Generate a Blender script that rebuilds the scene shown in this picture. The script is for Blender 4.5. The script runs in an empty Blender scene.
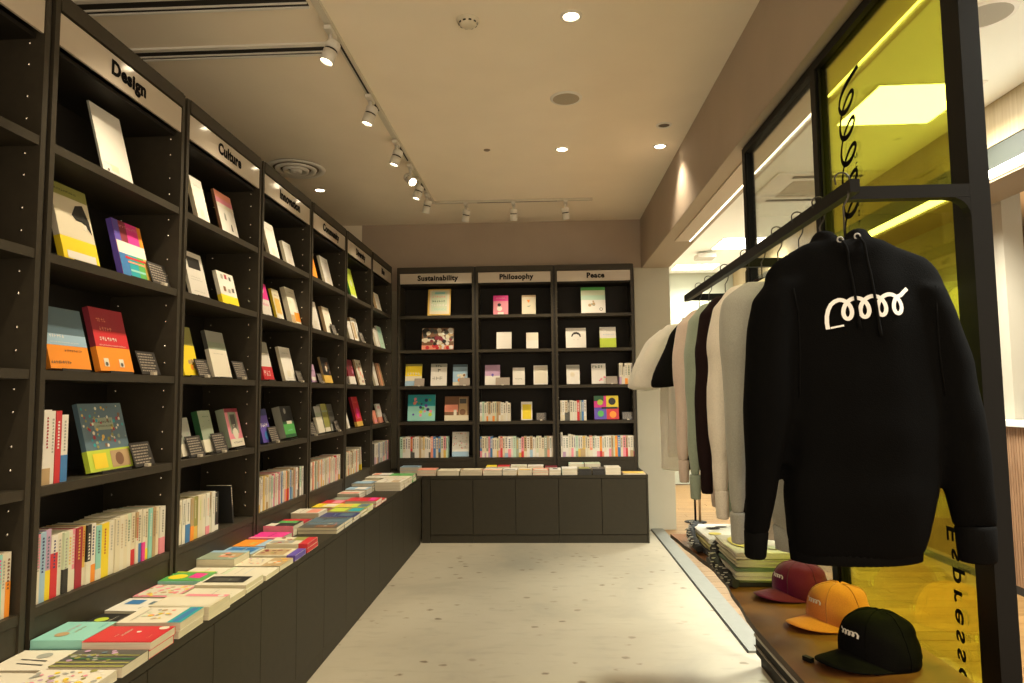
import bpy, math, random
from mathutils import Vector, Matrix, noise
from mathutils.bvhtree import BVHTree

C = bpy.context.scene.collection
SC = bpy.context.scene
PI = math.pi
rnd = random.Random(7)

# ------------------------------------------------------------------ camera
CAM_Z = 1.414
cam_data = bpy.data.cameras.new('camera')
cam_data.sensor_width = 36.0
cam_data.lens = 679.87 / 1024.0 * 36.0
cam_data.clip_start = 0.05
cam = bpy.data.objects.new('camera', cam_data)
C.objects.link(cam)
_r = Vector((0.99882696, 0.04721960, -0.01072447))
_u = Vector((0.01434738, -0.07706722, 0.99692266))
_f = Vector((-0.04624779, 0.99590710, 0.07765429))
cam.matrix_world = Matrix(((_r.x, _u.x, -_f.x, 0), (_r.y, _u.y, -_f.y, 0), (_r.z, _u.z, -_f.z, CAM_Z), (0, 0, 0, 1)))
SC.camera = cam

# ------------------------------------------------------------------ world, exposure
SC.view_settings.view_transform = 'Standard'
SC.view_settings.look = 'None'
SC.view_settings.exposure = 0.70
SC.view_settings.gamma = 1.0
world = bpy.data.worlds.new('world')
SC.world = world
world.use_nodes = True
world.node_tree.nodes['Background'].inputs[0].default_value = (1.0, 0.79, 0.56, 1)
world.node_tree.nodes['Background'].inputs[1].default_value = 1.15
WARM = (1.0, 0.72, 0.38)
WARM2 = (1.0, 0.82, 0.57)
COOL = (1.0, 1.0, 0.88)
SPOT_W = 48.0
DOWN_W = 27.0
PANEL_E = 7.0


def area_light(name, loc, sx, sy, power, col, rot=(0, 0, 0)):
    d = bpy.data.lights.new(name, 'AREA')
    d.shape = 'RECTANGLE'; d.size = sx; d.size_y = sy; d.energy = power; d.color = col
    o = bpy.data.objects.new(name, d); C.objects.link(o); o.location = loc; o.rotation_euler = rot
    return o


# ------------------------------------------------------------------ materials
MATS = {}


def srgb(c):
    return tuple(((v / 12.92) if v <= 0.04045 else ((v + 0.055) / 1.055) ** 2.4) for v in c)


def mat(col, rough=0.55, metal=0.0, spec=0.5, emit=0.0, coat=0.0, noise_amt=0.0, noise_scale=30.0, bump=0.0, sheen=0.0, stretch=None):
    key = (tuple(round(c, 3) for c in col), rough, metal, spec, emit, coat, noise_amt, noise_scale, bump, sheen, stretch)
    if key in MATS:
        return MATS[key]
    m = bpy.data.materials.new('surface')
    m.use_nodes = True
    nt = m.node_tree
    b = nt.nodes['Principled BSDF']
    b.inputs['Base Color'].default_value = (*col, 1)
    b.inputs['Roughness'].default_value = rough
    b.inputs['Metallic'].default_value = metal
    b.inputs['Specular IOR Level'].default_value = spec
    if coat:
        b.inputs['Coat Weight'].default_value = coat
        b.inputs['Coat Roughness'].default_value = 0.08
    if sheen:
        b.inputs['Sheen Weight'].default_value = sheen
    if emit:
        b.inputs['Emission Color'].default_value = (*col, 1)
        b.inputs['Emission Strength'].default_value = emit
    if noise_amt or bump:
        tc = nt.nodes.new('ShaderNodeTexCoord')
        nz = nt.nodes.new('ShaderNodeTexNoise')
        nz.inputs['Scale'].default_value = noise_scale
        nz.inputs['Detail'].default_value = 4
        src = tc.outputs['Object']
        if stretch:
            mp = nt.nodes.new('ShaderNodeMapping')
            mp.inputs['Scale'].default_value = stretch
            nt.links.new(src, mp.inputs['Vector']); src = mp.outputs['Vector']
        nt.links.new(src, nz.inputs['Vector'])
        if noise_amt:
            mr = nt.nodes.new('ShaderNodeMapRange')
            mr.inputs[1].default_value = 0.3; mr.inputs[2].default_value = 0.7
            mr.inputs[3].default_value = 1 - noise_amt; mr.inputs[4].default_value = 1 + noise_amt
            nt.links.new(nz.outputs['Fac'], mr.inputs[0])
            mx = nt.nodes.new('ShaderNodeVectorMath'); mx.operation = 'SCALE'
            mx.inputs[0].default_value = col
            nt.links.new(mr.outputs[0], mx.inputs['Scale'])
            nt.links.new(mx.outputs[0], b.inputs['Base Color'])
        if bump:
            bp = nt.nodes.new('ShaderNodeBump')
            bp.inputs['Strength'].default_value = bump
            bp.inputs['Distance'].default_value = 0.004
            nt.links.new(nz.outputs['Fac'], bp.inputs['Height'])
            nt.links.new(bp.outputs[0], b.inputs['Normal'])
    MATS[key] = m
    return m


def wood_mat(c1, c2, scale=(1, 1, 1), rough=0.4, nscale=6):
    m = bpy.data.materials.new('wood')
    m.use_nodes = True
    nt = m.node_tree
    b = nt.nodes['Principled BSDF']
    b.inputs['Roughness'].default_value = rough
    tc = nt.nodes.new('ShaderNodeTexCoord')
    oi = nt.nodes.new('ShaderNodeObjectInfo')
    ad = nt.nodes.new('ShaderNodeVectorMath'); ad.operation = 'ADD'
    nt.links.new(tc.outputs['Object'], ad.inputs[0]); nt.links.new(oi.outputs['Location'], ad.inputs[1])
    mp = nt.nodes.new('ShaderNodeMapping'); mp.inputs['Scale'].default_value = scale
    nt.links.new(ad.outputs[0], mp.inputs['Vector'])
    nz = nt.nodes.new('ShaderNodeTexNoise'); nz.inputs['Scale'].default_value = nscale; nz.inputs['Detail'].default_value = 6
    nz.inputs['Distortion'].default_value = 0.6
    nt.links.new(mp.outputs[0], nz.inputs['Vector'])
    cr = nt.nodes.new('ShaderNodeValToRGB')
    cr.color_ramp.elements[0].position = 0.3; cr.color_ramp.elements[0].color = (*c1, 1)
    cr.color_ramp.elements[1].position = 0.7; cr.color_ramp.elements[1].color = (*c2, 1)
    nt.links.new(nz.outputs['Fac'], cr.inputs[0])
    mx = nt.nodes.new('ShaderNodeMixRGB'); mx.blend_type = 'MULTIPLY'; mx.inputs[0].default_value = 0.35
    mr = nt.nodes.new('ShaderNodeMapRange'); mr.inputs[3].default_value = 0.5; mr.inputs[4].default_value = 1.2
    nt.links.new(oi.outputs['Random'], mr.inputs[0])
    nt.links.new(cr.outputs[0], mx.inputs[1]); nt.links.new(mr.outputs[0], mx.inputs[2])
    nt.links.new(mx.outputs[0], b.inputs['Base Color'])
    return m


def floor_material():
    m = bpy.data.materials.new('speckled_concrete')
    m.use_nodes = True
    nt = m.node_tree
    b = nt.nodes['Principled BSDF']
    b.inputs['Roughness'].default_value = 0.42
    tc = nt.nodes.new('ShaderNodeTexCoord')
    n1 = nt.nodes.new('ShaderNodeTexNoise'); n1.inputs['Scale'].default_value = 0.9; n1.inputs['Detail'].default_value = 8; n1.inputs['Roughness'].default_value = 0.62
    n1.inputs['Distortion'].default_value = 0.5
    nt.links.new(tc.outputs['Object'], n1.inputs['Vector'])
    c1 = nt.nodes.new('ShaderNodeValToRGB')
    e = c1.color_ramp.elements
    e[0].position = 0.30; e[0].color = (0.27, 0.25, 0.19, 1)
    e[1].position = 0.62; e[1].color = (0.385, 0.345, 0.255, 1)
    e2 = c1.color_ramp.elements.new(0.46); e2.color = (0.355, 0.315, 0.230, 1)
    nt.links.new(n1.outputs['Fac'], c1.inputs[0])
    # dark pits and flecks drawn out along x
    mp = nt.nodes.new('ShaderNodeMapping'); mp.inputs['Scale'].default_value = (9.5, 13, 1)
    nt.links.new(tc.outputs['Object'], mp.inputs['Vector'])
    nd = nt.nodes.new('ShaderNodeTexNoise'); nd.inputs['Scale'].default_value = 3.0
    nt.links.new(mp.outputs[0], nd.inputs['Vector'])
    mxv = nt.nodes.new('ShaderNodeMixRGB'); mxv.inputs[0].default_value = 0.28
    nt.links.new(mp.outputs[0], mxv.inputs[1]); nt.links.new(nd.outputs['Color'], mxv.inputs[2])
    vo = nt.nodes.new('ShaderNodeTexVoronoi'); vo.inputs['Scale'].default_value = 1.0
    nt.links.new(mxv.outputs[0], vo.inputs['Vector'])
    lt = nt.nodes.new('ShaderNodeMapRange'); lt.inputs[1].default_value = 0.10; lt.inputs[2].default_value = 0.20
    lt.inputs[3].default_value = 1.0; lt.inputs[4].default_value = 0.0
    nt.links.new(vo.outputs['Distance'], lt.inputs[0])
    nb = nt.nodes.new('ShaderNodeTexNoise'); nb.inputs['Scale'].default_value = 2.2
    nt.links.new(tc.outputs['Object'], nb.inputs['Vector'])
    mm = nt.nodes.new('ShaderNodeMapRange'); mm.inputs[1].default_value = 0.38; mm.inputs[2].default_value = 0.60
    nt.links.new(nb.outputs['Fac'], mm.inputs[0])
    mu = nt.nodes.new('ShaderNodeMath'); mu.operation = 'MULTIPLY'
    nt.links.new(lt.outputs[0], mu.inputs[0]); nt.links.new(mm.outputs[0], mu.inputs[1])
    mu2 = nt.nodes.new('ShaderNodeMath'); mu2.operation = 'MULTIPLY'; mu2.inputs[1].default_value = 1.0
    nt.links.new(mu.outputs[0], mu2.inputs[0])
    mx = nt.nodes.new('ShaderNodeMixRGB')
    mx.inputs[2].default_value = (0.13, 0.095, 0.05, 1)
    nt.links.new(mu2.outputs[0], mx.inputs[0]); nt.links.new(c1.outputs[0], mx.inputs[1])
    # broken streaks
    mp2 = nt.nodes.new('ShaderNodeMapping'); mp2.inputs['Scale'].default_value = (3.2, 10, 1)
    nt.links.new(tc.outputs['Object'], mp2.inputs['Vector'])
    n3 = nt.nodes.new('ShaderNodeTexNoise'); n3.inputs['Scale'].default_value = 1.6; n3.inputs['Detail'].default_value = 9
    nt.links.new(mp2.outputs[0], n3.inputs['Vector'])
    m3 = nt.nodes.new('ShaderNodeMapRange'); m3.inputs[1].default_value = 0.54; m3.inputs[2].default_value = 0.72; m3.inputs[4].default_value = 0.75
    nt.links.new(n3.outputs['Fac'], m3.inputs[0])
    mx2 = nt.nodes.new('ShaderNodeMixRGB'); mx2.inputs[2].default_value = (0.30, 0.27, 0.20, 1)
    nt.links.new(m3.outputs[0], mx2.inputs[0]); nt.links.new(mx.outputs[0], mx2.inputs[1])
    nt.links.new(mx2.outputs[0], b.inputs['Base Color'])
    bp = nt.nodes.new('ShaderNodeBump'); bp.inputs['Strength'].default_value = 0.15; bp.inputs['Distance'].default_value = 0.003
    nt.links.new(n1.outputs['Fac'], bp.inputs['Height']); nt.links.new(bp.outputs[0], b.inputs['Normal'])
    return m


def glass_material(col, name, gloss=0.12):
    m = bpy.data.materials.new(name)
    m.use_nodes = True
    nt = m.node_tree
    nt.nodes.remove(nt.nodes['Principled BSDF'])
    out = nt.nodes['Material Output']
    t = nt.nodes.new('ShaderNodeBsdfTransparent'); t.inputs[0].default_value = (*col, 1)
    g = nt.nodes.new('ShaderNodeBsdfGlossy'); g.inputs['Roughness'].default_value = 0.02
    fr = nt.nodes.new('ShaderNodeFresnel'); fr.inputs[0].default_value = 1.45
    mu = nt.nodes.new('ShaderNodeMath'); mu.operation = 'MULTIPLY'; mu.inputs[1].default_value = gloss * 5
    nt.links.new(fr.outputs[0], mu.inputs[0])
    mx = nt.nodes.new('ShaderNodeMixShader')
    nt.links.new(mu.outputs[0], mx.inputs[0]); nt.links.new(t.outputs[0], mx.inputs[1]); nt.links.new(g.outputs[0], mx.inputs[2])
    nt.links.new(mx.outputs[0], out.inputs['Surface'])
    return m


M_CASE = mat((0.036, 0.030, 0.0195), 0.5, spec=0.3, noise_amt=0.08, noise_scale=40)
M_CASE_SHADED = mat((0.016, 0.0135, 0.010), 0.55, spec=0.25, noise_amt=0.08, noise_scale=40)  # case brown darkened, so the shade of the interiors sits in the colour
M_GROOVE = mat((0.012, 0.010, 0.008), 0.7)
M_SIGN = mat((0.50, 0.44, 0.36), 0.25, coat=0.8)
M_INK = mat((0.006, 0.006, 0.006), 0.8, spec=0.05)
M_PIN = mat((0.75, 0.72, 0.66), 0.25, metal=1.0)
M_CEIL = mat((0.88, 0.80, 0.66), 0.85, noise_amt=0.02, noise_scale=3)
M_TAUPE = mat((0.44, 0.36, 0.285), 0.75, noise_amt=0.04, noise_scale=3)
M_WALLG = mat((0.46, 0.44, 0.34), 0.8, noise_amt=0.03, noise_scale=3)
M_WHITE = mat((0.78, 0.76, 0.70), 0.5)
M_BLACKM = mat((0.0065, 0.0065, 0.006), 0.5, spec=0.14)
M_PAGES = mat((0.66, 0.60, 0.46), 0.8, noise_amt=0.10, noise_scale=260, stretch=(0.02, 1, 0.02))
M_FLOOR = floor_material()
M_CONCEAL = mat((0.07, 0.065, 0.055), 0.6)


# ------------------------------------------------------------------ mesh builder
class MB:
    def __init__(s):
        s.v = []; s.f = []; s.m = []; s.mats = []; s.smooth = []

    def mi(s, m):
        if m not in s.mats:
            s.mats.append(m)
        return s.mats.index(m)

    def quad(s, pts, m, smooth=False):
        n = len(s.v); s.v += [tuple(p) for p in pts]
        s.f.append(tuple(range(n, n + len(pts)))); s.m.append(s.mi(m)); s.smooth.append(smooth)

    def box(s, x0, x1, y0, y1, z0, z1, m):
        n = len(s.v)
        s.v += [(x0, y0, z0), (x1, y0, z0), (x1, y1, z0), (x0, y1, z0), (x0, y0, z1), (x1, y0, z1), (x1, y1, z1), (x0, y1, z1)]
        k = s.mi(m)
        for f in ((0, 3, 2, 1), (4, 5, 6, 7), (0, 1, 5, 4), (1, 2, 6, 5), (2, 3, 7, 6), (3, 0, 4, 7)):
            s.f.append(tuple(n + i for i in f)); s.m.append(k); s.smooth.append(False)
        return s

    def cbox(s, c, d, m):
        return s.box(c[0] - d[0] / 2, c[0] + d[0] / 2, c[1] - d[1] / 2, c[1] + d[1] / 2, c[2] - d[2] / 2, c[2] + d[2] / 2, m)

    def rings(s, rings, m, cap=True, smooth=True, closed=False):
        n0 = len(s.v); k = s.mi(m); L = len(rings[0])
        for r in rings:
            s.v += [tuple(p) for p in r]
        R = len(rings)
        for i in range(R if closed else R - 1):
            a = n0 + i * L; b = n0 + ((i + 1) % R) * L
            for j in range(L):
                j2 = (j + 1) % L
                s.f.append((a + j, a + j2, b + j2, b + j)); s.m.append(k); s.smooth.append(smooth)
        if cap and not closed:
            s.f.append(tuple(n0 + j for j in reversed(range(L)))); s.m.append(k); s.smooth.append(False)
            e = n0 + (R - 1) * L
            s.f.append(tuple(e + j for j in range(L))); s.m.append(k); s.smooth.append(False)
        return s

    def tube(s, pts, r, m, seg=8, cap=True, closed=False, smooth=True):
        pts = [Vector(p) for p in pts]; rings = []; N = len(pts)
        up = None
        for i, p in enumerate(pts):
            if closed:
                t = pts[(i + 1) % N] - pts[i - 1]
            else:
                t = pts[min(i + 1, N - 1)] - pts[max(i - 1, 0)]
            if t.length < 1e-9:
                t = Vector((0, 0, 1))
            t.normalize()
            if up is None:
                up = Vector((0, 0, 1)) if abs(t.z) < 0.9 else Vector((0, 1, 0))
            a = up - t * up.dot(t)
            if a.length < 1e-6:
                a = Vector((1, 0, 0)) - t * t.x
            a.normalize(); up = a
            b = t.cross(a)
            rr = r[i] if isinstance(r, (list, tuple)) else r
            if isinstance(rr, (list, tuple)):
                ra, rb = rr
            else:
                ra = rb = rr
            rings.append([p + a * (ra * math.cos(2 * PI * j / seg)) + b * (rb * math.sin(2 * PI * j / seg)) for j in range(seg)])
        return s.rings(rings, m, cap, smooth, closed)

    def lathe(s, prof, m, seg=24, T=None, smooth=True, cap=False):
        rings = []
        for (r, z) in prof:
            ring = [Vector((r * math.cos(2 * PI * j / seg), r * math.sin(2 * PI * j / seg), z)) for j in range(seg)]
            if T is not None:
                ring = [T @ p for p in ring]
            rings.append(ring)
        return s.rings(rings, m, cap, smooth)

    def xf(s, T):
        s.v = [tuple(T @ Vector(p)) for p in s.v]; return s

    def mesh(s, name):
        me = bpy.data.meshes.new(name)
        me.from_pydata(s.v, [], s.f)
        for m in s.mats:
            me.materials.append(m)
        me.polygons.foreach_set('material_index', s.m)
        me.polygons.foreach_set('use_smooth', s.smooth)
        me.update()
        return me

    def build(s, name, parent=None, loc=None, label=None):
        o = bpy.data.objects.new(name, s.mesh(name)); C.objects.link(o)
        if parent is not None:
            o.parent = parent
        if loc is not None:
            o.location = loc
        if label:
            o['label'] = label
        return o


def bevel(o, w=0.002, seg=1):
    md = o.modifiers.new('bevel', 'BEVEL'); md.width = w; md.segments = seg; md.limit_method = 'ANGLE'
    return o


def empty(name, loc=(0, 0, 0), rot=(0, 0, 0)):
    o = bpy.data.objects.new(name, None); C.objects.link(o)
    o.empty_display_size = 0.05
    o.location = loc; o.rotation_euler = rot
    return o


def tag(o, label, cat, group=None):
    o['label'] = label; o['category'] = cat
    if group:
        o['group'] = group
    return o


def struct(o):
    o['kind'] = 'structure'; return o


def text_geo(body, size, extrude=0.0, offset=0.0, align='CENTER', spacing=1.0):
    cu = bpy.data.curves.new('lettering', 'FONT')
    cu.body = body; cu.size = size; cu.align_x = align; cu.align_y = 'CENTER'
    cu.extrude = extrude; cu.offset = offset; cu.resolution_u = 3; cu.space_character = spacing
    o = bpy.data.objects.new('lettering', cu); C.objects.link(o)
    dg = bpy.context.evaluated_depsgraph_get()
    me = bpy.data.meshes.new_from_object(o.evaluated_get(dg))
    vs = [v.co.copy() for v in me.vertices]; fs = [tuple(p.vertices) for p in me.polygons]
    bpy.data.objects.remove(o); bpy.data.curves.remove(cu); bpy.data.meshes.remove(me)
    return vs, fs


def text_obj(body, size, m, T, parent, name='lettering', extrude=0.0006, offset=0.0, spacing=1.0):
    vs, fs = text_geo(body, size, extrude, offset, spacing=spacing)
    mb = MB(); mb.v = [tuple(T @ v) for v in vs]; mb.f = fs; mb.mi(m); mb.m = [0] * len(fs); mb.smooth = [False] * len(fs)
    return mb.build(name, parent)


ORD = ['first', 'second', 'third', 'fourth', 'fifth', 'sixth', 'seventh', 'eighth', 'ninth', 'tenth', 'eleventh', 'twelfth', 'thirteenth',
       'fourteenth', 'fifteenth', 'sixteenth', 'seventeenth', 'eighteenth', 'nineteenth', 'twentieth', 'twenty-first', 'twenty-second',
       'twenty-third', 'twenty-fourth', 'twenty-fifth', 'twenty-sixth', 'twenty-seventh', 'twenty-eighth', 'twenty-ninth', 'thirtieth',
       'thirty-first', 'thirty-second', 'thirty-third', 'thirty-fourth', 'thirty-fifth', 'thirty-sixth', 'thirty-seventh', 'thirty-eighth',
       'thirty-ninth', 'fortieth', 'forty-first', 'forty-second', 'forty-third', 'forty-fourth', 'forty-fifth']

# ------------------------------------------------------------------ measures of the room (metres)
A = 1.570          # bookcase fronts on the left at x = -A
Y0 = 2.042         # joint between the first two bays
W = 0.82           # bay width
YB = 6.981         # fronts of the back bookcases
XB = -1.5246       # first joint of the back bookcases
AC = 1.192         # counter front, left
YC = 6.603         # counter front, back
ZC = 3.285         # ceiling
ROW = [2.2406, 1.882, 1.507, 1.142, 0.775]
TOP = 2.749
ZK = 0.639         # counter top
DEP = 0.31
BX0, BX1, BZ = 1.06, 1.35, 2.752   # beam
YW = 7.281         # back wall
SPINE = 0.011

# ------------------------------------------------------------------ the room
o = struct(MB().box(-2.9, 1.212, -2.0, YW + 0.1, -0.05, 0.0, M_FLOOR).build('floor'))
# wooden floor of the cafe side: planks laid side by side
M_OAK = wood_mat((0.17, 0.085, 0.026), (0.29, 0.165, 0.058), (0.8, 6, 1), 0.35, 5)
M_JOINT = mat((0.10, 0.06, 0.03), 0.8)
fl = struct(MB().box(1.212, 6.2, -0.5, 10.9, -0.05, -0.006, M_JOINT).build('floor'))
plank_me = MB().box(-0.598, 0.598, -0.0735, 0.0735, -0.012, 0.0, M_OAK).mesh('plank')
nrow = 0
y = 1.0
while y < 10.75:
    x = 1.212 - (nrow % 3) * 0.4 + 0.6
    while x < 6.0:
        if x - 0.6 < 1.212:
            wcut = x + 0.6 - 1.212
            me = MB().box(-wcut / 2 + 0.001, wcut / 2 - 0.002, -0.0735, 0.0735, -0.012, 0.0, M_OAK).mesh('plank')
            p = bpy.data.objects.new('plank', me); p.location = (1.212 + wcut / 2, y, 0)
        else:
            p = bpy.data.objects.new('plank', plank_me); p.location = (x, y, 0)
        if y > 4 or x < 4.2:
            C.objects.link(p); p.parent = fl
        x += 1.2
    y += 0.15 if y < 6 else 0.15
    nrow += 1
# ceilings
ceil_ = struct(MB().box(-2.9, BX0, -2.0, YW + 0.1, ZC, ZC + 0.08, M_CEIL).build('ceiling'))
M_CEIL2 = mat((0.92, 0.96, 0.90), 0.85)
struct(MB().box(BX1, 6.2, -0.5, 10.9, 3.305, 3.38, M_CEIL2).build('ceiling'))
# walls
struct(MB().box(-2.98, -2.9, -2.0, YW + 0.1, 0, ZC, M_WALLG).build('wall_left'))
struct(MB().box(-1.978, BX1, YW, YW + 0.1, 2.55, ZC, M_TAUPE).build('wall_back'))
struct(MB().box(-2.9, -1.978, YW, YW + 0.1, 0, ZC, M_CEIL).build('wall_back'))
struct(MB().box(-1.978, BX1, YW, YW + 0.1, 0, 2.55, M_WALLG).build('wall_back'))
struct(MB().box(0.975, BX1, YW - 0.035, YW - 0.001, 0, BZ, M_WALLG).build('wall_back'))
struct(MB().box(BX1, 6.2, 10.8, 10.9, 0, 3.38, mat((0.40, 0.42, 0.33), 0.8)).build('wall_back'))
M_CREAM = mat((0.40, 0.355, 0.28), 0.7)
struct(MB().box(3.36, 3.5, 5.05, 10.8, 0, 3.305, M_CREAM).build('wall_right'))
struct(MB().box(5.6, 5.7, -0.5, 10.8, 0, 3.305, mat((0.16, 0.11, 0.08), 0.8)).build('wall_right'))
# beam over the glass partition
bm_ = struct(MB().box(BX0, BX1, -2.0, YW - 0.0, BZ, ZC + 0.05, M_TAUPE).build('beam'))
M_BEAMU = mat((0.42, 0.36, 0.27), 0.75)
MB().box(BX0 + 0.001, BX1 - 0.001, -2.0, YW, BZ - 0.006, BZ - 0.0005, M_BEAMU).build('beam_underside', bm_)
MB().box(1.165, 1.292, 0.2, 5.95, BZ - 0.014, BZ - 0.0065, mat((0.62, 0.55, 0.44), 0.6)).build('lit_soffit_panel', bm_)  # paler beige puts the glow on the lit underside into the colour
led = MB().box(1.295, 1.300, 0.2, 5.95, BZ - 0.018, BZ - 0.0065, mat((1.0, 0.93, 0.72), 0.5, emit=4.0)).build('soffit_light_strip', bm_, label='glowing white light strip')
# floor sill
M_SILL = mat((0.20, 0.205, 0.18), 0.45, metal=0.3, noise_amt=0.05, noise_scale=20)
s_ = struct(MB().box(1.09, 1.210, 3.87, YW - 0.04, 0.0005, 0.012, M_SILL).build('trim_1'))
MB().box(1.082, 1.089, 3.87, YW - 0.04, 0.0005, 0.004, M_GROOVE).build('sill_joint', s_)
# slots in the ceiling left of the track
for i, (ya, yb) in enumerate(((2.98, 3.075), (3.44, 3.525))):
    mb = MB()
    mb.box(-2.9, -1.10, ya, yb, ZC - 0.004, ZC - 0.0005, M_GROOVE)
    s_ = struct(mb.build('trim_%d' % (i + 2)))
    MB().box(-2.9, -1.10, ya - 0.03, ya, ZC - 0.012, ZC - 0.0005, M_WHITE).build('slot_lip', s_)
    MB().box(-2.9, -1.10, yb, yb + 0.012, ZC - 0.012, ZC - 0.0005, M_WHITE).build('slot_lip', s_)
    MB().box(-2.9, -1.10, (ya + yb) / 2 + 0.012, (ya + yb) / 2 + 0.022, ZC - 0.01, ZC - 0.0005, M_WHITE).build('slot_blade', s_)

# ------------------------------------------------------------------ bookcases
BAYS_L = ['', 'Design', 'Culture', 'Innovation', 'Community', 'Diversity', 'Bias']
BAYS_B = ['Sustainability', 'Philosophy', 'Peace']
PIN_OFF = (0.058, 0.13, 0.235, 0.305)


def case_parts(root, title, last=False, first=False):
    """front plane y=0 facing -Y, x from 0 to W, depth along +Y"""
    xa, xb = 0.010, 0.032
    z0, z1 = ZK + 0.0005, TOP
    for s, (p0, p1) in enumerate(((xa, xb), (W - xb, W - xa))):
        MB().box(p0, p1, 0, DEP, z0, z1, M_CASE).build('side_panel', root)
        mb = MB()
        px = p1 if s == 0 else p0
        sg = 1 if s == 0 else -1
        for zr in ROW:
            for dz in PIN_OFF:
                for yy in (0.05, 0.262):
                    T = Matrix.Translation((px, yy, zr + dz)) @ Matrix.Rotation(sg * PI / 2, 4, 'Y')
                    mb.lathe([(0.0055, -0.002), (0.0055, 0.0025), (0.002, 0.0045)], M_PIN, 6, T, cap=True)
        o = mb.build('shelf_pins', root); o['kind'] = 'stuff'
    MB().box(0.0005, xa, 0.012, 0.06, z0, z1, M_GROOVE).box(W - xa, W - 0.0005, 0.012, 0.06, z0, z1, M_GROOVE).build('joint_filler', root)
    MB().box(xb, W - xb, DEP - 0.012, DEP - 0.002, z0, z1, M_CASE_SHADED).build('back_panel', root)
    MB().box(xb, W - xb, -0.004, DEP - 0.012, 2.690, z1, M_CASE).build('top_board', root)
    MB().box(xb, W - xb, 0.03, DEP - 0.012, 2.560, 2.574, M_CASE_SHADED).build('ceiling_board', root)
    sg = MB().box(xb + 0.002, W - xb - 0.002, 0.003, 0.011, 2.575, 2.684, M_SIGN).build('header_sign', root, label='pale glossy sign strip')
    if title:
        T = Matrix.Translation((W / 2 + (0.02 if title != 'Design' else 0.0), 0.0018, 2.632)) @ Matrix.Rotation(PI / 2, 4, 'X')
        text_obj(title, 0.074, M_INK, T, sg, 'lettering', 0.0006, 0.0032, 1.08)
    for i, zr in enumerate(ROW):
        MB().box(xb, W - xb, 0.003, DEP - 0.012, zr - 0.030, zr, M_CASE).build('shelf', root)
    MB().box(xb, W - xb, 0.006, 0.02, z0, ROW[4] - 0.032, M_CASE).build('plinth', root)


left_roots = []
for k in range(7):
    r = empty('bookcase', (-A, Y0 + (k - 1) * W, 0), (0, 0, PI / 2))
    lab = ('dark brown bookcase headed %s in the left row' % BAYS_L[k]) if BAYS_L[k] else 'dark brown bookcase at the near left edge with its sign cut off'
    tag(r, lab, 'bookcase', 'bookcases along the left wall')
    case_parts(r, BAYS_L[k])
    left_roots.append(r)
for k in range(3):
    r = empty('bookcase', (XB + k * W, YB, 0))
    tag(r, 'dark brown bookcase headed %s on the back wall' % BAYS_B[k], 'bookcase', 'bookcases along the back wall')
    case_parts(r, BAYS_B[k])

# ------------------------------------------------------------------ low cabinets with a worktop
M_CAB = mat((0.034, 0.029, 0.018), 0.55, spec=0.22, noise_amt=0.07, noise_scale=25)


def cabinet(x, y, rz, widths, label, depth):
    r = empty('cabinet', (x, y, 0), (0, 0, rz))
    tag(r, label, 'cabinet', 'low cabinets under the bookcases')
    w = sum(widths)
    MB().box(0.0008, w - 0.0008, 0.022, depth, 0.078, ZK - 0.0315, M_CASE_SHADED).build('carcass', r)
    MB().box(0.0008, w - 0.0008, 0.006, 0.03, 0.0005, 0.074, M_CAB).build('toe_kick', r)
    xx = 0
    for q_ in widths:
        bevel(MB().box(xx + 0.002, xx + q_ - 0.002, 0.0, 0.020, 0.080, ZK - 0.034, M_CAB).build('door', r), 0.0012)
        xx += q_
    return r


for i, k in enumerate(range(-1, 5)):
    cabinet(-AC, Y0 + k * W, PI / 2, [0.41, 0.41], 'low dark brown two-door cabinet along the left, %s from the camera' % ORD[i], 0.66)
cabinet(-AC, Y0 + 5 * W, PI / 2, [0.41], 'narrow dark brown one-door cabinet at the inner corner of the left run', 0.66)
cabinet(-1.11, YC, 0, [0.411], 'narrow dark brown one-door cabinet below the Sustainability bookcase', 0.66)
cabinet(-0.699, YC, 0, [0.411, 0.411], 'dark brown two-door cabinet below the Philosophy bookcase', 0.66)
cabinet(0.123, YC, 0, [0.411, 0.423], 'dark brown two-door cabinet below the Peace bookcase at the right', 0.66)
cp = MB().box(-AC + 0.0005, -1.1115, YC + 0.004, YC + 0.4, 0.0005, ZK - 0.0315, M_CAB).build('corner_panel')
tag(cp, 'narrow dark filler panel in the inner corner of the low cabinets', 'panel')
cp = MB().box(0.958, 0.975, YC - 0.001, YW - 0.04, 0.0005, ZK - 0.0315, M_CAB).build('end_panel')
tag(cp, 'dark end panel closing the right end of the back cabinets', 'panel')
t1 = MB().box(-A - DEP, -AC + 0.001, 1.222, YW - 0.002, ZK - 0.030, ZK, M_CAB).build('worktop')
tag(t1, 'dark brown worktop running along the left bookcases under flat books', 'worktop')
t2 = MB().box(-AC + 0.002, 0.976, YC - 0.002, YW - 0.04, ZK - 0.030, ZK, M_CAB).build('worktop')
tag(t2, 'dark brown worktop along the back wall under a row of books', 'worktop')

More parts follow.
